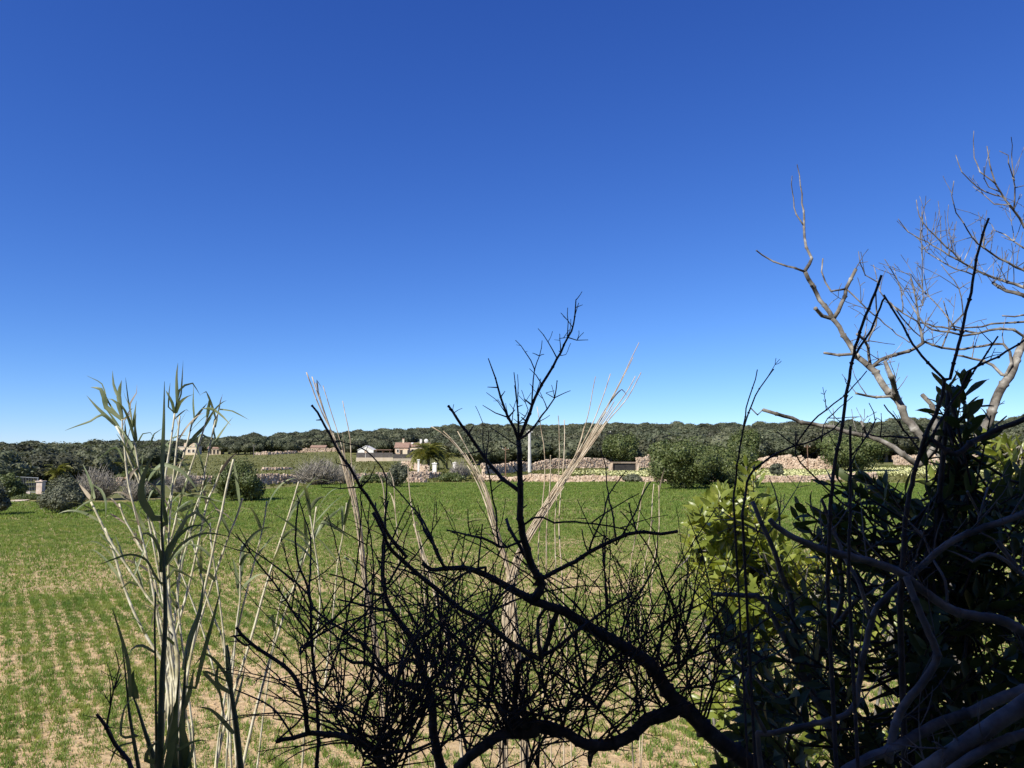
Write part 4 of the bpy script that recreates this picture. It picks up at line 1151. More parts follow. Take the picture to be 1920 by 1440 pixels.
T.limb('E', [(110, 650), (100, 300), (110, 100), (120, -20)], 2.0, 0.9)
for k in range(64):
    g = T.g; x0 = g.uniform(560, 1330); y0 = g.uniform(1180, 1460); a = g.gauss(0.0, 0.55); a = abs(a) if x0 < 720 else a; L = g.uniform(150, 420); bend = g.uniform(-0.9, 0.9)
    if y0 - L * math.cos(a) < 930: L = (y0 - 930) / max(0.5, math.cos(a))
    pts = []; x, y = x0, y0
    for q in range(6):
        pts.append((x, y)); x += math.sin(a) * L / 5; y -= math.cos(a) * L / 5; a += bend / 5
    T.limb('X', pts, g.uniform(1.7, 3.0), 0.9)
T.ylim = 925
T.twigs(70, (560, 980, 1330, 1200), (40, 150), 1.6, 0.8, 0.2, thorn=0.75)
T.ylim = 985
T.twigs(150, (560, 1180, 1420, 1600), (60, 220), 1.8, 0.7, 0.2, thorn=0.75)
T.twigs(40, (1100, 1000, 1450, 1300), (60, 180), 1.7, 0.8, 0.2, thorn=0.75)
T.ylim = 1040
T.twigs(110, (640, 1250, 1300, 1520), (120, 330), 2.2, 0.8, 0.2, curve=0.9, thorn=0.7)
T.ylim = 1150
T.twigs(150, (600, 1290, 1330, 1560), (60, 210), 2.3, 0.5, 0.25, curve=0.9, thorn=0.6)
T.ylim = -999
T.twigs(22, (880, 560, 1100, 900), (14, 34), 0.9, 0.9, 0.0, thorn=0.9)
T.twigs(40, (560, 740, 1330, 1000), (10, 26), 0.9, 0.7, 0.0, thorn=1.0)
T.finish()

# --- small black twigs at the lower left
T2 = Woody('thorn_sapling', 240, 1.9, 'few black thorny twigs rising among the dark reed leaves', 'shrub', M['black_bark'], 8)
T2.limb('H', [(460, 1500), (420, 1400), (350, 1310), (300, 1210), (245, 1135)], 4.5, 2.5, root=True, name='stem')
T2.limb('H', [(310, 1210), (320, 1080), (340, 1000), (380, 910)], 2, 1.2)
T2.limb('H', [(340, 1010), (370, 880), (350, 780)], 1.4, 0.8)
T2.twigs(10, (180, 1200, 280, 1460), (20, 60), 1.3, 0.8, 0.3)
T2.finish()

# --- grey lichen covered dead tree on the right
D = Woody('dead_tree', 1790, 3.4, 'leafless grey lichen covered tree with twisted sunlit branches against the sky', 'tree', M['grey_bark'], 12, knob=0.3, knob_step=0.09, spread=0.35)
D.jit = 1.7
D.limb('D', [(1420, 1500), (1400, 1300), (1380, 1140), (1300, 1020), (1200, 940), (1100, 820), (1040, 700), (980, 640), (890, 510), (860, 480), (760, 390), (700, 300), (640, 200), (600, 140)], 10, 4.6, root=True, name='trunk', dY=0.1)
D.limb('C', [(610, 1350), (540, 1270), (480, 1180), (430, 1080), (400, 1030)], 4.6, 4.0)
D.limb('C', [(400, 1030), (430, 980), (445, 940), (410, 860), (400, 720), (385, 560), (370, 430), (350, 290)], 3.4, 0.8)
D.limb('C', [(395, 720), (345, 640), (320, 530), (312, 370)], 1.6, 0.7)
D.limb('C', [(390, 1020), (280, 995), (190, 960), (110, 920), (70, 880)], 2.4, 1.3)
D.limb('C', [(605, 1360), (660, 1250), (690, 1150), (720, 1080), (755, 1010)], 4, 3.2)
D.limb('C', [(690, 1160), (590, 1170), (545, 1110), (525, 1030), (530, 935)], 2.0, 1.3)
D.limb('C', [(710, 1150), (790, 1250), (880, 1330), (1000, 1430), (1130, 1520)], 1.5, 1.0)
D.limb('C', [(590, 1360), (520, 1340), (480, 1290)], 4.2, 3.2)
D.limb('C', [(480, 1190), (470, 1130)], 2.6, 2.2)
D.limb('D', [(740, 380), (640, 385), (535, 370)], 3.2, 2.6)
D.limb('D', [(870, 490), (930, 430), (1040, 390), (1130, 360), (1220, 300)], 4, 3)
D.limb('D', [(1000, 680), (900, 680), (755, 650)], 3, 2)
D.limb('D', [(1060, 760), (1030, 650), (1000, 540), (970, 470), (960, 440)], 6, 3.5)
D.limb('D', [(1380, 1100), (1500, 1010), (1650, 900), (1700, 780), (1750, 640), (1820, 540), (1870, 420), (1920, 300), (1980, 180)], 9, 7, name='trunk')
D.limb('D', [(1790, 530), (1830, 450), (1820, 370), (1780, 320), (1700, 310), (1560, 340), (1450, 355), (1350, 345), (1230, 300)], 3, 2.2)
D.limb('D', [(1770, 520), (1700, 460), (1560, 410), (1440, 385)], 3.4, 1.8)
D.limb('D', [(1960, 280), (1920, 260), (1850, 215), (1750, 210), (1600, 240), (1500, 250), (1400, 230), (1280, 210), (1190, 130), (1150, 60)], 3, 1.2)
D.limb('D', [(1190, 1150), (1080, 1070), (960, 1000), (880, 960), (830, 950), (700, 920), (600, 890), (450, 870), (320, 830), (200, 790), (110, 770)], 5.5, 3.2)
D.limb('D', [(110, 775), (70, 800), (30, 760)], 1.8, 1.2)
D.limb('D', [(840, 950), (790, 850)], 2.6, 2.0)
D.limb('D', [(1300, 1000), (1310, 830), (1280, 740), (1210, 670)], 6, 4.5)
D.limb('D', [(860, 460), (840, 340), (810, 290), (770, 250)], 3, 2.4)
D.limb('D', [(840, 290), (890, 190), (900, 60), (890, -60)], 2.0, 1.2)
D.limb('D', [(1220, 300), (1190, 180), (1180, 60), (1150, -60), (1130, -160)], 2.8, 1.0)
D.limb('D', [(1350, 345), (1400, 210), (1390, 130), (1360, 20)], 1.8, 0.9)
D.limb('C', [(1990, 1230), (1920, 1200), (1800, 1160), (1705, 1110)], 5, 2.8)
D.limb('C', [(1960, 1160), (1850, 1120), (1700, 1070), (1600, 1030), (1500, 970), (1430, 900), (1350, 830), (1260, 740), (1200, 650), (1170, 540)], 3.4, 0.8)
D.limb('C', [(1550, 990), (1400, 920), (1300, 860), (1200, 800), (1120, 760), (1070, 700), (1050, 670)], 1.8, 0.7)
D.limb('C', [(1960, 1030), (1920, 1020), (1800, 970), (1640, 870), (1600, 830), (1500, 700), (1450, 620), (1425, 500), (1440, 400)], 2.6, 0.7)
D.limb('C', [(1570, 1050), (1450, 1010), (1350, 960), (1250, 890), (1200, 820), (1150, 770)], 1.6, 0.8)
D.limb('C', [(1980, 800), (1920, 720), (1850, 600), (1790, 530), (1730, 430), (1700, 340), (1670, 230), (1660, 160)], 3.2, 0.8)
D.limb('C', [(1700, 395), (1620, 340), (1575, 240), (1570, 60)], 1.5, 0.6)
D.limb('C', [(1750, 490), (1680, 440), (1640, 390), (1640, 310)], 1.2, 0.7)
D.limb('C', [(1780, 510), (1650, 480), (1560, 410), (1490, 340), (1450, 220)], 1.6, 0.7)
D.limb('C', [(1820, 570), (1720, 560), (1640, 500), (1570, 440)], 1.4, 0.7)
D.limb('C', [(1840, 590), (1860, 450), (1840, 380), (1815, 280), (1810, 230), (1755, 195)], 1.6, 0.7)
D.limb('C', [(1855, 400), (1840, 270), (1832, 95)], 1.2, 0.6)
D.limb('C', [(2000, 920), (1920, 870), (1850, 820), (1780, 770), (1720, 740), (1690, 700)], 2.0, 0.8)
D.limb('C', [(1600, 1440), (1500, 1440), (1350, 1420), (1200, 1380), (1080, 1310), (960, 1220), (900, 1100), (880, 980)], 2.2, 0.8)
D.limb('C', [(1450, 1440), (1350, 1290), (1260, 1200), (1190, 1130), (1140, 1050)], 1.8, 0.8)
D.limb('C', [(960, 1220), (1040, 1300), (1120, 1400), (1200, 1480)], 1.6, 1.2)
D.limb('C', [(1080, 1310), (1070, 1150), (1030, 1060), (950, 950)], 1.3, 0.7)
D.limb('C', [(890, 1110), (820, 1060), (790, 970), (780, 895)], 1.2, 0.7)
D.limb('C', [(1220, 1260), (1215, 1100), (1220, 950), (1210, 800), (1215, 620)], 1.3, 0.6)
D.limb('C', [(1500, 1330), (1470, 1150), (1400, 1050), (1350, 980)], 1.4, 0.8)
D.limb('C', [(1960, 1380), (1850, 1380), (1700, 1390), (1560, 1420), (1420, 1410)], 2.4, 1.4)
D.limb('C', [(1960, 1330), (1850, 1340), (1770, 1340)], 2.0, 1.4)
D.twigs(26, (1640, 330, 1960, 500), (20, 60), 0.9, 0.95, 0.3, thorn=0.3, depth=0.5)
D.twigs(60, (1660, 440, 1960, 560), (25, 80), 0.9, 0.95, 0.35, thorn=0.3, depth=0.5)
D.twigs(30, (1600, 500, 1760, 680), (25, 80), 0.9, 0.95, 0.3, thorn=0.3, depth=0.5)
D.twigs(40, (1560, 600, 1900, 860), (20, 70), 1.0, 0.8, 0.3, thorn=0.4)
D.finish()

# --- dark budded stems standing close by on the right
K = Woody('budded_stems', 1640, 1.5, 'tall dark budded stems rising in shade before the grey dead tree', 'shrub', M['stem_dark'], 21, knob=0.6, knob_step=0.05, spread=0.15)
K.limb('D', [(560, 2000), (570, 1700), (580, 1440), (610, 1150), (640, 990), (670, 800), (700, 600), (740, 390), (800, 180), (870, 10), (935, -160)], 3.8, 2.3, root=True, name='stem')
K.limb('D', [(1060, 2100), (1090, 1700), (1110, 1440), (1170, 1180), (1240, 950), (1310, 800), (1350, 680), (1370, 560)], 5.5, 3.2, root=True, name='stem', Y=1.6)
K.limb('D', [(1370, 560), (1410, 550), (1450, 380), (1490, 230), (1520, 90), (1545, 0), (1580, -210), (1615, -380), (1650, -500), (1675, -560)], 3.4, 2.2, name='stem')
K.limb('D', [(1370, 560), (1250, 440), (1150, 310), (1080, 190), (1000, 60), (950, -30)], 2.6, 1.8)
K.limb('D', [(760, 370), (860, 220), (940, 20), (955, -10)], 2.4, 1.8)
K.limb('D', [(1190, 1100), (1400, 750), (1480, 640), (1600, 470), (1740, 260)], 3, 1.6)
K.limb('D', [(1480, 640), (1540, 500), (1740, 400), (1920, 290), (1990, 240)], 2.2, 2.0)
K.limb('D', [(1200, 1040), (1050, 860), (950, 730)], 2, 1.2)
K.limb('D', [(705, 1900), (715, 1440), (720, 1150), (715, 880)], 3.2, 2.4, root=True, name='stem', Y=1.45)
K.limb('D', [(715, 1080), (830, 960), (890, 850), (850, 720)], 1.6, 0.8)
K.limb('D', [(700, 1190), (780, 1030), (900, 830)], 1.2, 0.8)
K.limb('D', [(-30, 1500), (20, 1230), (150, 1110), (280, 1040), (460, 980), (600, 900), (650, 850)], 2.6, 1.4, root=True, name='stem', Y=1.65)
K.limb('D', [(330, 1020), (350, 1000), (450, 860), (600, 730), (700, 650), (830, 500)], 1.8, 1.0)
K.limb('D', [(690, 1440), (370, 1130), (340, 1030), (345, 920)], 2.0, 1.2)
K.limb('D', [(340, 1020), (270, 970), (210, 920)], 1.4, 1.0)
K.limb('D', [(520, 990), (530, 880), (560, 830), (640, 830), (780, 815)], 1.2, 0.7)
K.limb('D', [(560, 830), (640, 760), (730, 675)], 1.2, 0.7)
K.limb('D', [(-90, 1400), (-60, 1100), (-30, 930), (0, 760), (40, 620), (75, 490)], 2.2, 1.0, root=True, name='stem', Y=1.6)
K.limb('D', [(-30, 930), (0, 840), (60, 670), (185, 485)], 1.6, 1.0)
K.limb('D', [(1440, 1080), (1550, 1000), (1750, 900), (1920, 840), (2000, 810)], 5, 5)
K.limb('D', [(870, 950), (1000, 955), (1190, 965)], 1.4, 2.2)
K.twigs(26, (1400, 600, 1900, 1000), (14, 50), 1.2, 0.9, 0.2, thorn=0.7)
K.finish()

# --- smooth grey limbs lying through the shaded shrub, lower right
Bq = Woody('fallen_branches', 1750, 1.9, 'smooth grey limbs crossing in deep shade at the foot of the leafy shrub', 'branch', M['blue_bark'], 23, knob=0.2, knob_step=0.12, spread=0.25)
Bq.limb('F', [(300, 1560), (500, 1420), (700, 1330), (900, 1220), (1050, 1170), (1200, 1100), (1333, 1050), (1450, 1010)], 9, 11, root=True, name='log', Y=1.5)
Bq.limb('F', [(700, 1540), (850, 1440), (1050, 1310), (1200, 1210), (1333, 1120), (1460, 1040)], 13, 15, root=True, name='log', Y=1.35)
Bq.limb('F', [(900, 1500), (1150, 1340), (1333, 1270), (1450, 1220)], 9, 9, root=True, name='log', Y=1.3)
Bq.limb('E', [(1430, 1480), (1400, 1340), (1360, 1200), (1310, 1090), (1240, 960), (1160, 790), (1070, 640), (1010, 520), (960, 470), (880, 470), (700, 460)], 10, 3.5, root=True, Y=1.9)
Bq.limb('E', [(1170, 800), (1170, 760), (1150, 500), (1090, 330), (1040, 180), (970, 40), (930, -60)], 5.5, 4)
Bq.limb('E', [(1250, 960), (1280, 880), (1330, 740), (1400, 640), (1500, 520), (1600, 420)], 5, 4.5)
Bq.limb('F', [(0, 1270), (100, 1260), (320, 1210), (450, 1170), (490, 1120), (510, 1000), (540, 840), (580, 680), (640, 590), (800, 450), (950, 320), (1100, 250), (1333, 170), (1450, 130)], 5, 6, root=True, Y=1.7)
Bq.limb('F', [(1450, 800), (1333, 760), (1250, 710), (1150, 690), (1000, 660), (850, 570), (740, 480), (640, 430), (500, 390), (340, 350), (150, 270), (60, 200)], 11, 5)
Bq.limb('F', [(660, 1400), (690, 1220), (750, 1110), (850, 980), (900, 870), (820, 680), (740, 480)], 8, 6)
Bq.limb('F', [(560, 690), (520, 540), (440, 390), (380, 250), (320, 100)], 4, 3)
Bq.limb('F', [(1100, 250), (1110, 180), (1050, 60)], 3, 2); Bq.limb('F', [(1110, 200), (1150, 40)], 2.4, 1.8)
Bq.limb('F', [(1100, 250), (1200, 310)], 2.2, 1.6)
Bq.limb('F', [(1333, 480), (1250, 410), (1160, 370), (1080, 410)], 4.5, 3)
Bq.limb('F', [(300, 900), (420, 620), (410, 420), (430, 380)], 5, 4)
Bq.limb('F', [(250, 1060), (220, 1170), (160, 1280), (140, 1440)], 4, 3)
Bq.limb('F', [(260, 1050), (180, 1110), (60, 1060), (0, 1000), (-120, 900)], 3.2, 2.2)
Bq.limb('E', [(1000, 1250), (960, 1150), (890, 1000), (920, 860), (910, 790)], 4, 2.4)
Bq.limb('F', [(950, 610), (940, 500), (880, 400), (820, 250)], 3, 2)
Bq.limb('F', [(300, 560), (390, 550)], 2, 1.6)
Bq.twigs(70, (1350, 950, 1950, 1500), (40, 160), 1.8, 0.5, 0.4, thorn=0.3)
Bq.finish()

# ------------------------------------------------------------------ giant reeds: each cane a thing with its own leaves
CANES = []           # (thing, [(px,py,Y)])
def cane(name, key, pts, r0, r1, Y, mat, label, cat, group, base=None, seed=0, dY=0.0, node=0.16, tip=False):
    """pts from base to tip; the cane is carried down to the ground at base (px at that distance)"""
    g = random.Random(seed or hash((pts[0], pts[-1])) & 0xffff)
    pix = smooth_path(zp(key, pts), 12)
    n = len(pix); P3 = []; rad = []; tr = []
    for i, (a, b) in enumerate(pix):
        t = i / (n - 1); yy = Y + dY * t
        P3.append(P(a, b, yy)); rad.append((r0 + (r1 - r0) * t) * Y / F); tr.append((a, b, yy))
    bx = PX(base, Y) if base is not None else P3[0].x
    by = Y + g.uniform(-.15, .15)
    zg = tz(bx, by) - 0.04
    if P3[0].z > zg + 0.1:
        d0 = (P3[0] - P3[1]).normalized()
        q0 = Vector((bx + g.uniform(-.1, .1), by, zg)); k = 7; ctrl = P3[0] + d0 * (P3[0] - q0).length * 0.4
        ext = []
        for i in range(k):
            t = i / k; ext.append(q0 * (1 - t) ** 2 + ctrl * 2 * t * (1 - t) + P3[0] * t * t)
        P3 = ext + P3; rad = [rad[0] * (1.25 - 0.25 * i / k) for i in range(k)] + rad
    else:
        q0 = P3[0]
    o = empty(name, (P3[0].x, P3[0].y, tz(P3[0].x, P3[0].y)), label, cat, group)
    # joints
    out = []; ro = []; acc = 0
    for i in range(len(P3)):
        if i: acc += (P3[i] - P3[i - 1]).length
        if i and acc > node:
            acc = 0; d = (P3[i] - P3[i - 1]).normalized(); r = rad[i]
            out += [P3[i] - d * r * 0.8, P3[i], P3[i] + d * r * 0.5]; ro += [r, r * 1.22, r * 0.98]
        else:
            out.append(P3[i]); ro.append(rad[i])
    b = MB(); b.tube(out, ro, 7 if r0 > 2.2 else 5); b.build('stem', mat, o, smooth=True)
    CANES.append((o, tr))
    return o

def leaf3(o, P3, wid, mat, g, roll=None):
    n = len(P3)
    ws = [wid * (0.55 + 0.45 * math.sin(math.pi * min(1, t * 2.2) / 2)) * (1 - t ** 2.2) + 0.0006 for t in [i / (n - 1) for i in range(n)]]
    b = MB(); b.ribbon(P3, ws, g.uniform(-.7, .7) if roll is None else roll, 0.28, g.uniform(-1.0, 1.0)); return b.build('leaf', mat, o, smooth=True)

def leaf_traced(key, pts, w, mat, near=False, seed=0, lim=None):
    """leaf followed in the photo; belongs to the nearest cane"""
    g = random.Random(seed)
    pix = smooth_path(zp(key, pts), 9)
    best = None
    for o, tr in CANES:
        if lim and o not in lim: continue
        for q in tr:
            d = (q[0] - pix[0][0]) ** 2 + (q[1] - pix[0][1]) ** 2
            if best is None or d < best[0]: best = (d, o, q)
    _, o, q = best
    if best[0] > 9: pix = [(q[0], q[1])] + pix
    sl = g.uniform(-.45, .45); y0 = q[2]; P3 = []; L = 0
    for i, (a, b) in enumerate(pix):
        if i: L += math.hypot(a - pix[i - 1][0], b - pix[i - 1][1]) * y0 / F
        P3.append(P(a, b, y0 + sl * L))
    leaf3(o, P3, w / 2 * 0.9 * y0 / F, mat, g)

def auto_leaves(o, tr, n, ln, w, mat, seed, frac=0.45, up=0.9):
    g = random.Random(seed)
    for k in range(n):
        t = 1 - frac * (k + g.random() * 0.5) / n
        i = min(len(tr) - 2, int(t * (len(tr) - 1)))
        a, b, yy = tr[i]; p = P(a, b, yy)
        ax = (P(*tr[min(i + 2, len(tr) - 1)]) - P(*tr[max(0, i - 2)])).normalized()
        az = g.uniform(0, 6.283)
        side = Vector((math.cos(az), math.sin(az), 0))
        d = (ax * up + side * g.uniform(0.3, 0.9)).normalized()
        L = g.uniform(*ln); m = 9; P3 = [p]; droop = g.uniform(0.02, 0.16); kink = g.randint(3, 7) if g.random() < 0.3 else -1
        for j in range(m):
            d = (d + Vector((0, 0, -droop * (j / m) * 2.2))).normalized()
            if j == kink: d = (d + Vector((side.x * .5, side.y * .5, -1.3))).normalized()
            P3.append(P3[-1] + d * L / m)
        leaf3(o, P3, w * g.uniform(0.7, 1.2), mat, g, g.uniform(0, 6.28))

GL = 'leafy green giant reed cane in the sunlit clump on the field side'
GG = 'sunlit leafy reed canes'
lit = []
for i, (k, pts, r0, r1) in enumerate([
    ('G', [(850, 2300), (760, 1750), (690, 1440), (640, 1250), (590, 1050), (565, 850), (550, 700), (490, 580)], 3.0, 1.8),
    ('G', [(900, 2300), (830, 1600), (760, 1300), (680, 1040), (600, 860), (545, 650), (540, 530)], 2.8, 1.6),
    ('G', [(900, 2200), (800, 1600), (720, 1200), (680, 1000), (650, 800), (620, 600)], 2.6, 1.6),
    ('G', [(880, 2300), (850, 1700), (850, 1200), (880, 950), (920, 700), (950, 480)], 3.0, 1.8),
    ('G', [(920, 2300), (900, 1600), (920, 1200), (950, 880), (970, 700), (990, 500)], 2.8, 1.7),
    ('G', [(900, 2300), (850, 1700), (880, 1300), (920, 1120), (980, 930), (1040, 740), (1080, 580), (1100, 520)], 3.0, 1.6),
    ('G', [(930, 2250), (900, 1650), (950, 1350), (1000, 1150), (1060, 950), (1140, 720), (1200, 530), (1225, 440)], 3.0, 1.6),
    ('G', [(940, 2200), (1000, 1700), (1120, 1250), (1170, 1050), (1190, 900), (1230, 720), (1255, 590), (1290, 470)], 2.8, 1.5),
    ('G', [(960, 2200), (1080, 1750), (1200, 1200), (1260, 1060), (1325, 890)], 2.8, 2.0),
    ('H', [(690, 1300), (700, 880), (690, 760), (640, 500), (610, 200)], 6.0, 3.6),
    ('H', [(720, 1250), (640, 900), (560, 760), (470, 600), (390, 400), (330, 200), (240, 0), (210, -60)], 3.4, 2.2),
    ('H', [(700, 1100), (600, 600), (530, 480), (430, 330), (330, 180), (290, 90)], 3.0, 2.0),
    ('H', [(760, 1200), (650, 700), (560, 350), (480, 180), (400, 40), (370, -50)], 2.6, 1.8),
    ('H', [(780, 1200), (700, 500), (720, 250), (770, 60), (820, -80)], 2.6, 1.8)]):
    base = 322 + ((i * 37) % 60) - 30
    o = cane('giant_reed', k, pts, r0 * 0.8, r1 * 0.9, 4.6 + 0.09 * ((i * 5) % 9), M['cane'], GL, 'reed', GG, base, 300 + i)
    lit.append(o)
SL = 'slim pale reed cane standing between the leafy clump and the thorn shrub'
SG = 'slim pale reed canes'
slim = []
for i, (k, pts, r0, r1, nl) in enumerate([
    ('G', [(1150, 2000), (1230, 1650), (1280, 1400), (1310, 1290), (1360, 1040), (1410, 840)], 2.4, 2.0, 0),
    ('G', [(1180, 2000), (1280, 1700), (1380, 1420), (1430, 1300), (1480, 1150)], 2.2, 1.8, 2),
    ('H', [(1020, 1000), (1110, 720), (1200, 400), (1330, 0), (1380, -170)], 2.8, 1.5, 5),
    ('H', [(1130, 1150), (1230, 790), (1350, 430), (1450, 150), (1480, -30)], 2.8, 1.5, 6),
    ('H', [(1000, 1000), (1030, 640), (1050, 480), (1050, 270), (1060, 190)], 2.0, 1.4, 5),
    ('H', [(980, 950), (1050, 600), (1100, 400), (1180, 80), (1200, -60)], 2.2, 1.4, 5),
    ('H', [(1000, 1100), (950, 720), (920, 640), (850, 440), (800, 230), (740, 30)], 2.0, 1.5, 3),
    ('H', [(980, 1000), (960, 720), (930, 470), (890, 200), (880, 60)], 2.0, 1.5, 3),
    ('B', [(330, 950), (380, 500), (400, 280), (430, 120), (450, -50)], 2.0, 1.3, 6),
    ('B', [(250, 900), (300, 500), (260, 120), (230, -40)], 2.0, 1.3, 6),
    ('H', [(930, 1000), (850, 700), (760, 450), (700, 300), (640, 150)], 1.8, 1.2, 4),
    ('H', [(1180, 1150), (1250, 650), (1280, 500), (1300, 420)], 1.6, 1.2, 4)]):
    o = cane('slim_reed', k, pts, r0, r1, 4.4 + 0.1 * ((i * 7) % 9), M['cane'], SL, 'reed', SG, None, 330 + i)
    slim.append(o)
    if nl: auto_leaves(o, CANES[-1][1], nl, (0.16, 0.36), 0.012, M['reed_leaf'] if i % 3 else M['reed_leaf'], 50 + i, 0.4)
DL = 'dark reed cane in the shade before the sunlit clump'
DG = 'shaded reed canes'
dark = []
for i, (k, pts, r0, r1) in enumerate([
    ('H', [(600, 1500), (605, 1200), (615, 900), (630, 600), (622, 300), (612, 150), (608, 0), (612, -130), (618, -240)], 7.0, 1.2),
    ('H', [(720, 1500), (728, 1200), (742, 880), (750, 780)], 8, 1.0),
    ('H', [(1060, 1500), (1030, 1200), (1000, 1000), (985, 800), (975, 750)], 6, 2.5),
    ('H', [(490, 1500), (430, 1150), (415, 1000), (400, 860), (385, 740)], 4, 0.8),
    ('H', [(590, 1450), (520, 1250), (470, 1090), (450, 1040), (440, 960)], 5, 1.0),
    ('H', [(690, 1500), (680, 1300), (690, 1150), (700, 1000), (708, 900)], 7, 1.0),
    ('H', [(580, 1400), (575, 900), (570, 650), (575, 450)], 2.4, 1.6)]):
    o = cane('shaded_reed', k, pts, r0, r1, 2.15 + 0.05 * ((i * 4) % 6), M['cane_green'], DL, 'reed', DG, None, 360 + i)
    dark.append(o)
LV = [[(860, 1200), (855, 880), (865, 550), (870, 230)], [(780, 1300), (690, 1150), (690, 1020), (740, 880), (790, 800)], [(740, 1000), (800, 910), (870, 880), (1000, 930), (1100, 1040), (1140, 1120)],
      [(880, 1340), (870, 1280), (850, 1150), (840, 1080)], [(490, 570), (400, 490), (330, 420), (260, 340)], [(470, 560), (380, 490), (290, 540), (180, 580), (90, 615)], [(530, 520), (460, 440), (410, 350), (380, 250), (260, 185)],
      [(540, 520), (500, 400), (460, 370), (415, 365)], [(410, 430), (395, 350), (370, 290), (290, 275)], [(520, 350), (500, 330), (470, 250), (463, 145)], [(510, 350), (520, 280), (535, 220)], [(610, 590), (600, 450), (560, 350), (545, 290)],
      [(620, 590), (640, 450), (650, 380)], [(600, 500), (600, 400), (650, 320), (655, 255)], [(945, 480), (930, 400), (890, 320), (880, 300)], [(960, 480), (990, 400), (1050, 350), (1100, 330)], [(970, 400), (965, 200), (975, 85)],
      [(1000, 330), (1010, 200), (1016, 65)], [(985, 300), (1030, 260), (1090, 245), (1120, 290), (1150, 340)], [(1100, 520), (1090, 400), (1098, 240)], [(1080, 560), (1120, 500), (1170, 440), (1205, 400)], [(1170, 440), (1250, 450), (1330, 510), (1390, 575)],
      [(1200, 520), (1215, 430), (1225, 350)], [(1260, 590), (1270, 530), (1290, 480)], [(1290, 445), (1400, 460), (1460, 490), (1530, 530)], [(1050, 740), (1110, 660), (1170, 600), (1240, 510)], [(880, 720), (930, 670), (1000, 650), (1045, 655)],
      [(1200, 735), (1300, 740), (1400, 770), (1455, 830)], [(1250, 620), (1270, 690), (1310, 730)], [(550, 860), (490, 745), (400, 800), (330, 850)], [(320, 1150), (280, 1000), (230, 875)], [(300, 1160), (250, 1090), (200, 1030)],
      [(310, 1040), (370, 1080), (410, 1170), (410, 1290)], [(1000, 1240), (1080, 1200), (1170, 1170)], [(1050, 1120), (1150, 1130), (1260, 1160), (1370, 1180)], [(330, 1150), (240, 1190), (150, 1260)], [(640, 760), (700, 640), (760, 630), (800, 690)],
      [(760, 720), (790, 640), (850, 600)], [(680, 980), (690, 880), (700, 780)], [(650, 700), (640, 580), (650, 480)], [(920, 1060), (960, 960), (940, 860)], [(720, 1400), (640, 1250), (540, 1180), (470, 1190)], [(1010, 1320), (1060, 1230), (1050, 1150)],
      [(1160, 1300), (1120, 1200), (1150, 1100)], [(560, 700), (580, 690), (600, 700)], [(1290, 480), (1310, 380), (1325, 330)], [(600, 480), (580, 330), (565, 200)], [(900, 430), (905, 320), (915, 240)]]
LW = [9, 18, 10, 14, 8, 6, 4, 8, 12, 7, 10, 9, 7, 6, 7, 9, 7, 4, 5, 10, 9, 7, 8, 10, 5, 9, 8, 8, 7, 5, 9, 8, 6, 9, 7, 4, 3, 4, 8, 6, 7, 8, 6, 6, 3, 3, 3, 3]
for i, (pts, w_) in enumerate(zip(LV, LW)):
    leaf_traced('G', pts, w_, M['reed_dry'] if i in (13, 31, 45) else M['reed_leaf'], seed=500 + i, lim=dark if i in (0, 1, 3) else lit)
DLV = [([(730, 880), (770, 700), (820, 560), (850, 350)], 15), ([(800, 990), (850, 780), (900, 600), (945, 420)], 9), ([(430, 1040), (420, 860), (380, 700), (330, 540)], 9), ([(460, 1050), (440, 950), (455, 890)], 18),
       ([(570, 790), (500, 750), (440, 770), (420, 850)], 6), ([(990, 980), (960, 900), (860, 800), (790, 870)], 7), ([(990, 960), (850, 900), (930, 1000), (960, 1150)], 8), ([(1010, 1240), (940, 1160), (880, 1110), (810, 1095)], 9),
       ([(1000, 980), (980, 850), (970, 750)], 11), ([(600, 400), (560, 340), (520, 270), (430, 240), (330, 270), (250, 300)], 7), ([(600, 330), (600, 230), (560, 140), (505, 120), (495, 210)], 7), ([(630, 300), (650, 200), (760, 90), (850, 80), (890, 100)], 10),
       ([(640, 290), (720, 180), (850, 120), (1000, 140)], 6), ([(700, 1340), (800, 1290), (890, 1290)], 8), ([(580, 1400), (520, 1400), (540, 1330), (600, 1280)], 11), ([(480, 1260), (380, 1260), (400, 1100), (450, 1050)], 9),
       ([(690, 1300), (680, 1200), (700, 1020)], 14), ([(600, 330), (750, 30), (830, 20), (890, 95)], 14), ([(740, 1100), (770, 1000), (790, 880)], 10), ([(440, 1300), (360, 1330), (310, 1440)], 8),
       ([(690, 1480), (660, 1330), (665, 1180), (690, 1060)], 20), ([(720, 1480), (740, 1350), (720, 1200), (735, 1080)], 20), ([(640, 1480), (655, 1380), (680, 1270), (720, 1190)], 17), ([(740, 1450), (780, 1330), (790, 1200), (800, 1120)], 15),
       ([(610, 1400), (640, 1250), (670, 1130), (665, 1000)], 13), ([(720, 1400), (690, 1280), (650, 1190), (655, 1090)], 15), ([(770, 1480), (760, 1350), (775, 1240)], 18), ([(560, 1480), (550, 1380), (520, 1300)], 12),
       ([(1020, 1100), (1060, 950), (1080, 860)], 8), ([(1000, 1020), (920, 960), (930, 840)], 9)]
for i, (pts, w_) in enumerate(DLV):
    leaf_traced('H', pts, w_, M['reed_leaf'], seed=600 + i, lim=dark)
for i, o in enumerate(lit):
    tr = next(t for q, t in CANES if q is o)
    auto_leaves(o, tr, 6 if i < 9 else 10, (0.08, 0.34), 0.0095, M['reed_leaf'] if i % 4 else M['reed_dry'], 700 + i, 0.6)

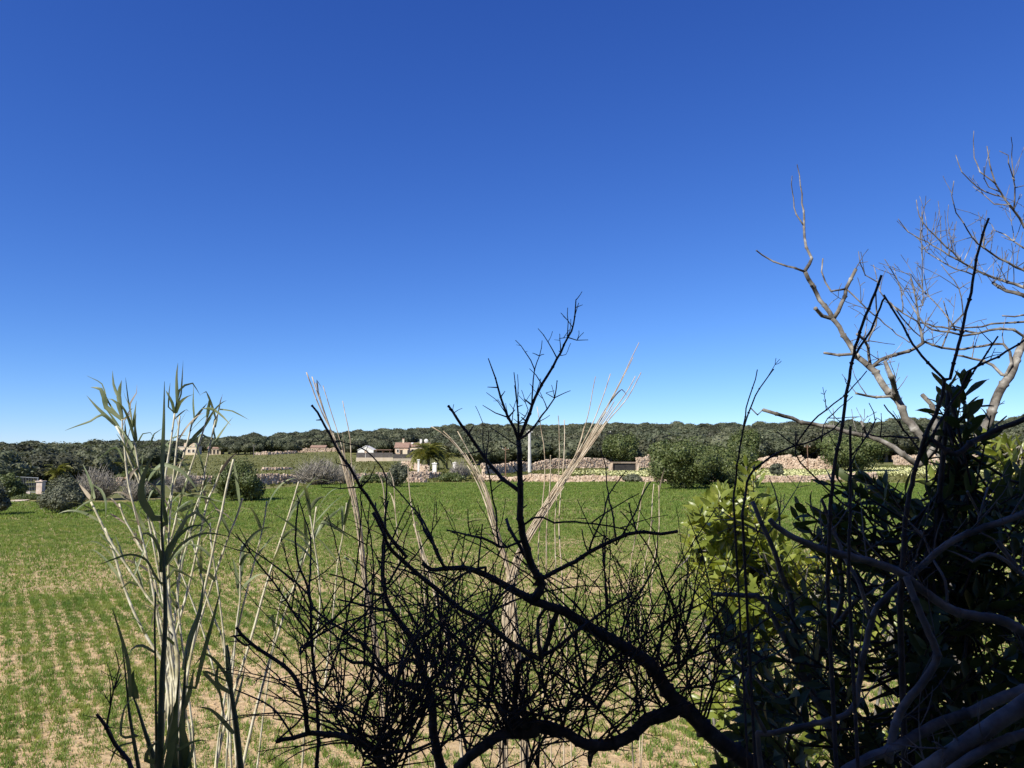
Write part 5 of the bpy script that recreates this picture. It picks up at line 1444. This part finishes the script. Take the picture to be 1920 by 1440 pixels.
# ------------------------------------------------------------------ dry straw canes leaning in bundles
def bundle(spec, label, group, base_px, Y, seed, n, r=(1.3, 2.2), nm='dry_reed'):
    """spec: list of paths (zoom key, pts base->tip); n canes interpolated between neighbouring paths"""
    g = random.Random(seed)
    paths = [np.array(smooth_path(zp(k, p), 10)) for k, p in spec]
    def res(p, m=26):
        d = np.r_[0, np.cumsum(np.hypot(*np.diff(p, axis=0).T))]
        t = np.linspace(0, d[-1], m); return np.stack([np.interp(t, d, p[:, 0]), np.interp(t, d, p[:, 1])], 1)
    paths = [res(p) for p in paths]
    for k in range(n):
        f = k / max(1, n - 1) * (len(paths) - 1); i = min(int(f), len(paths) - 2); f = min(1, max(0, f - i + g.uniform(-.3, .3)))
        p = paths[i] * (1 - f) + paths[i + 1] * f if len(paths) > 1 else paths[0].copy()
        cut = len(p) if k in (0, n - 1, n // 2) else g.randint(int(len(p) * 0.62), len(p))
        p = p[:cut] + np.stack([np.full(cut, g.uniform(-3, 3)), np.zeros(cut)], 1) + np.cumsum(np.random.default_rng(seed * 50 + k).normal(0, 0.35, (cut, 2)), 0)
        o = cane(nm, 'X', [tuple(q) for q in p], g.uniform(*r), g.uniform(0.6, 1.1), Y + g.uniform(-.25, .25), M['straw'], label, 'reed', group, base_px + g.uniform(-18, 18), seed * 100 + k, dY=g.uniform(-.3, .3), node=0.2)
        if g.random() < 0.2:
            tr = CANES[-1][1]; auto_leaves(o, tr, 1, (0.08, 0.2), 0.004, M['reed_dry'], seed * 70 + k, 0.5, 1.6)
bundle([('A', [(560, 2100), (520, 1700), (475, 1440), (440, 1130), (390, 930), (330, 750), (240, 580), (170, 400)]), ('A', [(570, 2100), (530, 1700), (480, 1440), (450, 1130), (410, 900), (400, 720), (365, 550)])],
       'pale dry reed cane in the upright bundle beside the slim green canes', 'upright dry reed bundle', 715, 4.5, 5, 10)
bundle([('A', [(1220, 1900), (1190, 1500), (1160, 1340), (1110, 1200), (1060, 1030), (1000, 900), (920, 790), (850, 720), (770, 675)]), ('A', [(1240, 1900), (1200, 1500), (1170, 1340), (1120, 1180), (1080, 1030), (1030, 900), (980, 800), (920, 700)])],
       'pale dry reed cane of the bundle leaning toward the house', 'dry reeds leaning to the house', 955, 4.8, 6, 13)
bundle([('A', [(1150, 1900), (1160, 1500), (1220, 1290), (1300, 1140), (1400, 980), (1500, 830), (1560, 650), (1605, 430)]), ('A', [(1160, 1900), (1180, 1500), (1230, 1290), (1310, 1140), (1410, 980), (1510, 830), (1600, 680), (1700, 510), (1815, 270)]),
        ('A', [(1180, 1900), (1200, 1500), (1240, 1300), (1330, 1140), (1430, 980), (1540, 830), (1660, 670), (1760, 560), (1830, 435)])],
       'pale dry reed cane of the long bundle leaning away from the house', 'dry reeds leaning over the wall', 955, 4.8, 7, 20)
bundle([('B', [(1080, 1250), (1020, 800), (990, 650), (930, 430), (870, 250), (820, 70)]), ('B', [(1090, 1250), (1040, 800), (1005, 650), (950, 430), (890, 240), (860, 130)])],
       'pale dry reed cane in the short broken bundle behind the thorn shrub', 'short dry reed bundle', 860, 4.5, 8, 6)
bundle([('A', [(800, 1900), (760, 1400), (740, 1250), (700, 1050), (685, 880)]), ('A', [(560, 1900), (540, 1500), (560, 1150), (555, 960), (520, 900)])],
       'single thin dry reed standing behind the thorn shrub stems', 'single dry reeds', 780, 4.3, 9, 3, (1.2, 1.6))
bundle([('A', [(1330, 1700), (1320, 1300), (1340, 1050), (1350, 900), (1345, 760), (1310, 570)]), ('A', [(1480, 1700), (1450, 1300), (1440, 1100), (1470, 800), (1475, 660)])],
       'thin dry reed stalk standing upright between the leaning bundles', 'thin upright stalks', 1010, 4.6, 10, 4, (1.2, 1.6))
bundle([('A', [(1760, 1700), (1770, 1400), (1800, 1200), (1830, 1000), (1850, 930)]), ('A', [(1850, 1700), (1870, 1400), (1900, 1200), (1905, 1000), (1900, 960)])],
       'thin pale stalk standing in the crop beside the leafy shrub', 'thin stalks by the shrub', 1200, 5.0, 11, 3, (1.0, 1.4))

# ------------------------------------------------------------------ broad leaved evergreen shrub on the right
def leaf_mesh(seed, L=1.0, W=0.165):
    g = random.Random(seed); b = MB(); n = 7
    pts = []; ws = []
    c = g.uniform(-.22, .18)
    for i in range(n):
        t = i / (n - 1); pts.append((0, t * L, c * t * t * L + 0.02 * math.sin(6 * t + seed))); ws.append(W * (math.sin(math.pi * min(1, t * 0.94 + 0.06)) ** 0.75) + 0.008)
    for i in range(n):
        x, y, z = pts[i]; wv = 0.02 * math.sin(9 * i / n + seed)
        b.v += [(-ws[i], y, z + ws[i] * 0.35 + wv), (0, y, z), (ws[i], y, z + ws[i] * 0.35 - wv)]
    for i in range(n - 1):
        for j in range(2):
            a = i * 3 + j; b.f.append((a, a + 1, a + 4, a + 3))
    return b
LEAF = [leaf_mesh(i) for i in range(5)]

def inside(poly, x, y):
    c = False; j = len(poly) - 1
    for i in range(len(poly)):
        xi, yi = poly[i]; xj, yj = poly[j]
        if (yi > y) != (yj > y) and x < (xj - xi) * (y - yi) / (yj - yi + 1e-9) + xi: c = not c
        j = i
    return c

def leafy_shrub(name, base_px, Y, label, clumps, leaf_mat, twig_mat, seed, llen=(0.055, 0.1), buds=0.0, separate=300, per=(6, 11)):
    """clumps: list of (px,py,Y): twig ends that carry a whorl of leaves"""
    g = random.Random(seed)
    x = PX(base_px, Y); z = tz(x, Y); o = empty(name, (x, Y, z), label, 'shrub')
    # skeleton: a few stems from the base, each clump joined to the nearest stem point
    st = MB(); stems = []
    for k in range(9):
        c = clumps[g.randrange(len(clumps))]; e = P(*c); b0 = Vector((x + g.uniform(-.15, .15), Y + g.uniform(-.1, .1), z - 0.03))
        m = (b0 + e) / 2 + Vector((g.uniform(-.15, .15), g.uniform(-.1, .1), g.uniform(-.05, .15)))
        pts = [Vector(p) for p in catmull([tuple(b0), tuple(m), tuple(e)], 0.08)]
        b = MB(); b.tube(pts, [0.014 * (1 - 0.8 * i / len(pts)) + 0.002 for i in range(len(pts))], 6); b.build('stem', twig_mat, o, smooth=True)
        stems += pts
    allv = []; allf = []; items = []
    bd = MB()
    for c in clumps:
        e = P(*c)
        s0 = min(stems, key=lambda q: (q - e).length + (0.2 if q.z > e.z else 0))
        ax = (e - s0); ax = ax.normalized() if ax.length > 1e-3 else Vector((0, 0, 1))
        ax = (ax + Vector((g.uniform(-.4, .4), g.uniform(-.5, .3), 0.7))).normalized()
        b0 = e - ax * g.uniform(0.12, 0.25)
        st.tube([s0, (s0 + b0) / 2 + Vector((0, 0, -.02)), b0, e], [0.004, 0.0035, 0.003, 0.0018], 4, cap=False)
        n = g.randint(*per); an0 = g.uniform(0, 6.28)
        u = ax.orthogonal().normalized(); v = ax.cross(u)
        for k in range(n):
            an = an0 + k * 2.4; t = (k + 0.5) / n
            p = b0 + (e - b0) * (0.25 + 0.75 * t)
            out = (u * math.cos(an) + v * math.sin(an))
            tilt = 0.35 + 0.9 * t + g.uniform(-.2, .2)
            d = (out * math.cos(tilt * 0.8) + ax * math.sin(tilt * 0.8)).normalized()
            nn = (ax - d * ax.dot(d)); nn = nn.normalized() if nn.length > 1e-4 else d.orthogonal().normalized()
            L = g.uniform(*llen) * (0.75 + 0.4 * math.sin(math.pi * t))
            sd = d.cross(nn).normalized()
            mt = Matrix(((sd.x, d.x, nn.x, p.x), (sd.y, d.y, nn.y, p.y), (sd.z, d.z, nn.z, p.z), (0, 0, 0, 1))) @ Matrix.Diagonal((L * g.uniform(0.85, 1.2), L, L, 1))
            items.append((c[2] / L, mt, g.randrange(5)))
            if buds and g.random() < buds:
                q = p + out * 0.006; rr = g.uniform(0.0025, 0.0045)
                bd.box(q, (rr, rr, rr), g.uniform(0, 3), 0.3, g)
    items.sort(key=lambda t: t[0])
    inv = Matrix.Translation(-o.location)
    meshes = []
    for i, b in enumerate(LEAF):
        me = bpy.data.meshes.new('leaf'); me.from_pydata(b.v, [], b.f); me.materials.append(leaf_mat); me.polygons.foreach_set('use_smooth', [True] * len(me.polygons)); meshes.append(me)
    for _, mt, k in items[:separate]:
        q = link('leaf', meshes[k], o); q.matrix_local = inv @ mt
    vs = []; fs = []; base = 0
    for k in range(5):
        ms = [mt for _, mt, kk in items[separate:] if kk == k]
        if not ms: continue
        A = np.array([[list(r) for r in m] for m in ms]); v0 = np.c_[np.array(LEAF[k].v), np.ones(len(LEAF[k].v))]
        V = np.einsum('nij,vj->nvi', A, v0)[:, :, :3]
        f0 = np.array(LEAF[k].f); nv = len(v0)
        Fq = f0[None] + (np.arange(len(ms)) * nv)[:, None, None] + base
        vs.append(V.reshape(-1, 3)); fs.append(Fq.reshape(-1, 4)); base += len(ms) * nv
    if vs:
        V = np.concatenate(vs) - np.array(o.location)
        tag(link('leaves', np_mesh('leaves', V, np.concatenate(fs), leaf_mat, True), o), kind='stuff')
    tag(st.build('twigs', twig_mat, o, smooth=True), kind='stuff')
    if bd.v: tag(bd.build('flower_buds', M['bud'], o), kind='stuff')
    print(name, 'leaves', len(items))
    return o

def sample(poly, n, y0, y1, seed, holes=(), mind=10):
    g = random.Random(seed); out = []
    xs = [p[0] for p in poly]; ys = [p[1] for p in poly]; tries = 0
    while len(out) < n and tries < n * 60:
        tries += 1
        a, b = g.uniform(min(xs), max(xs)), g.uniform(min(ys), max(ys))
        if not inside(poly, a, b): continue
        if any(((a - hx) / hr) ** 2 + ((b - hy) / vr) ** 2 < 1 for hx, hy, hr, vr in holes): continue
        out.append((a, b, g.uniform(y0, y1)))
    return out
HOLES = [(1660, 1275, 62, 42), (1640, 1175, 40, 20), (1905, 990, 20, 14), (1320, 1300, 60, 60), (1300, 1400, 60, 60), (1790, 1250, 26, 16), (1520, 1160, 22, 16), (1690, 1380, 26, 16), (1590, 985, 30, 18), (1540, 1400, 30, 14), (1860, 1200, 22, 16), (1440, 1420, 24, 16), (1660, 1040, 22, 14), (1560, 1060, 18, 12), (1740, 1180, 16, 22), (1610, 1340, 18, 12), (1830, 1330, 18, 12), (1480, 1260, 16, 20)]
dark_poly = [(1745, 850), (1800, 840), (1860, 850), (1920, 860), (1960, 860), (1960, 1480), (1330, 1480), (1330, 1390), (1380, 1330), (1330, 1250), (1330, 1150), (1400, 1120), (1500, 1090), (1520, 1030), (1485, 1000), (1475, 930), (1500, 900), (1560, 880), (1600, 850), (1660, 900), (1720, 960), (1735, 900)]
cl = sample(dark_poly, 290, 1.75, 2.45, 91, HOLES)
cl += sample([(1750, 900), (1960, 840), (1960, 1480), (1650, 1480), (1700, 1320), (1720, 1050)], 115, 1.6, 2.4, 92, HOLES)
cl += sample([(1730, 770), (1800, 690), (1850, 740), (1870, 830), (1800, 870), (1740, 850)], 16, 1.7, 2.0, 93)
cl += sample([(1480, 905), (1560, 880), (1640, 900), (1620, 980), (1500, 990)], 14, 1.8, 2.1, 94)
cl += sample([(1960, 850), (2120, 820), (2330, 900), (2380, 1480), (1960, 1480)], 120, 1.7, 2.5, 100)
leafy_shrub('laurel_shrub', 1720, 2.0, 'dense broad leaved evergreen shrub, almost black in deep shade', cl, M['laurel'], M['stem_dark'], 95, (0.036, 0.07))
lit_poly = [(1290, 960), (1330, 930), (1370, 880), (1400, 868), (1440, 880), (1460, 950), (1450, 1010), (1560, 1000), (1600, 1060), (1540, 1140), (1420, 1190), (1330, 1160), (1290, 1080)]
cl = sample(lit_poly, 260, 3.0, 3.9, 96)
cl += sample([(1280, 1180), (1380, 1150), (1560, 1100), (1700, 1150), (1700, 1440), (1300, 1460)], 90, 3.0, 3.8, 97, HOLES[:1])
cl += sample([(1740, 870), (1800, 820), (1920, 800), (1940, 900), (1880, 960), (1740, 940)], 40, 3.0, 3.6, 98)
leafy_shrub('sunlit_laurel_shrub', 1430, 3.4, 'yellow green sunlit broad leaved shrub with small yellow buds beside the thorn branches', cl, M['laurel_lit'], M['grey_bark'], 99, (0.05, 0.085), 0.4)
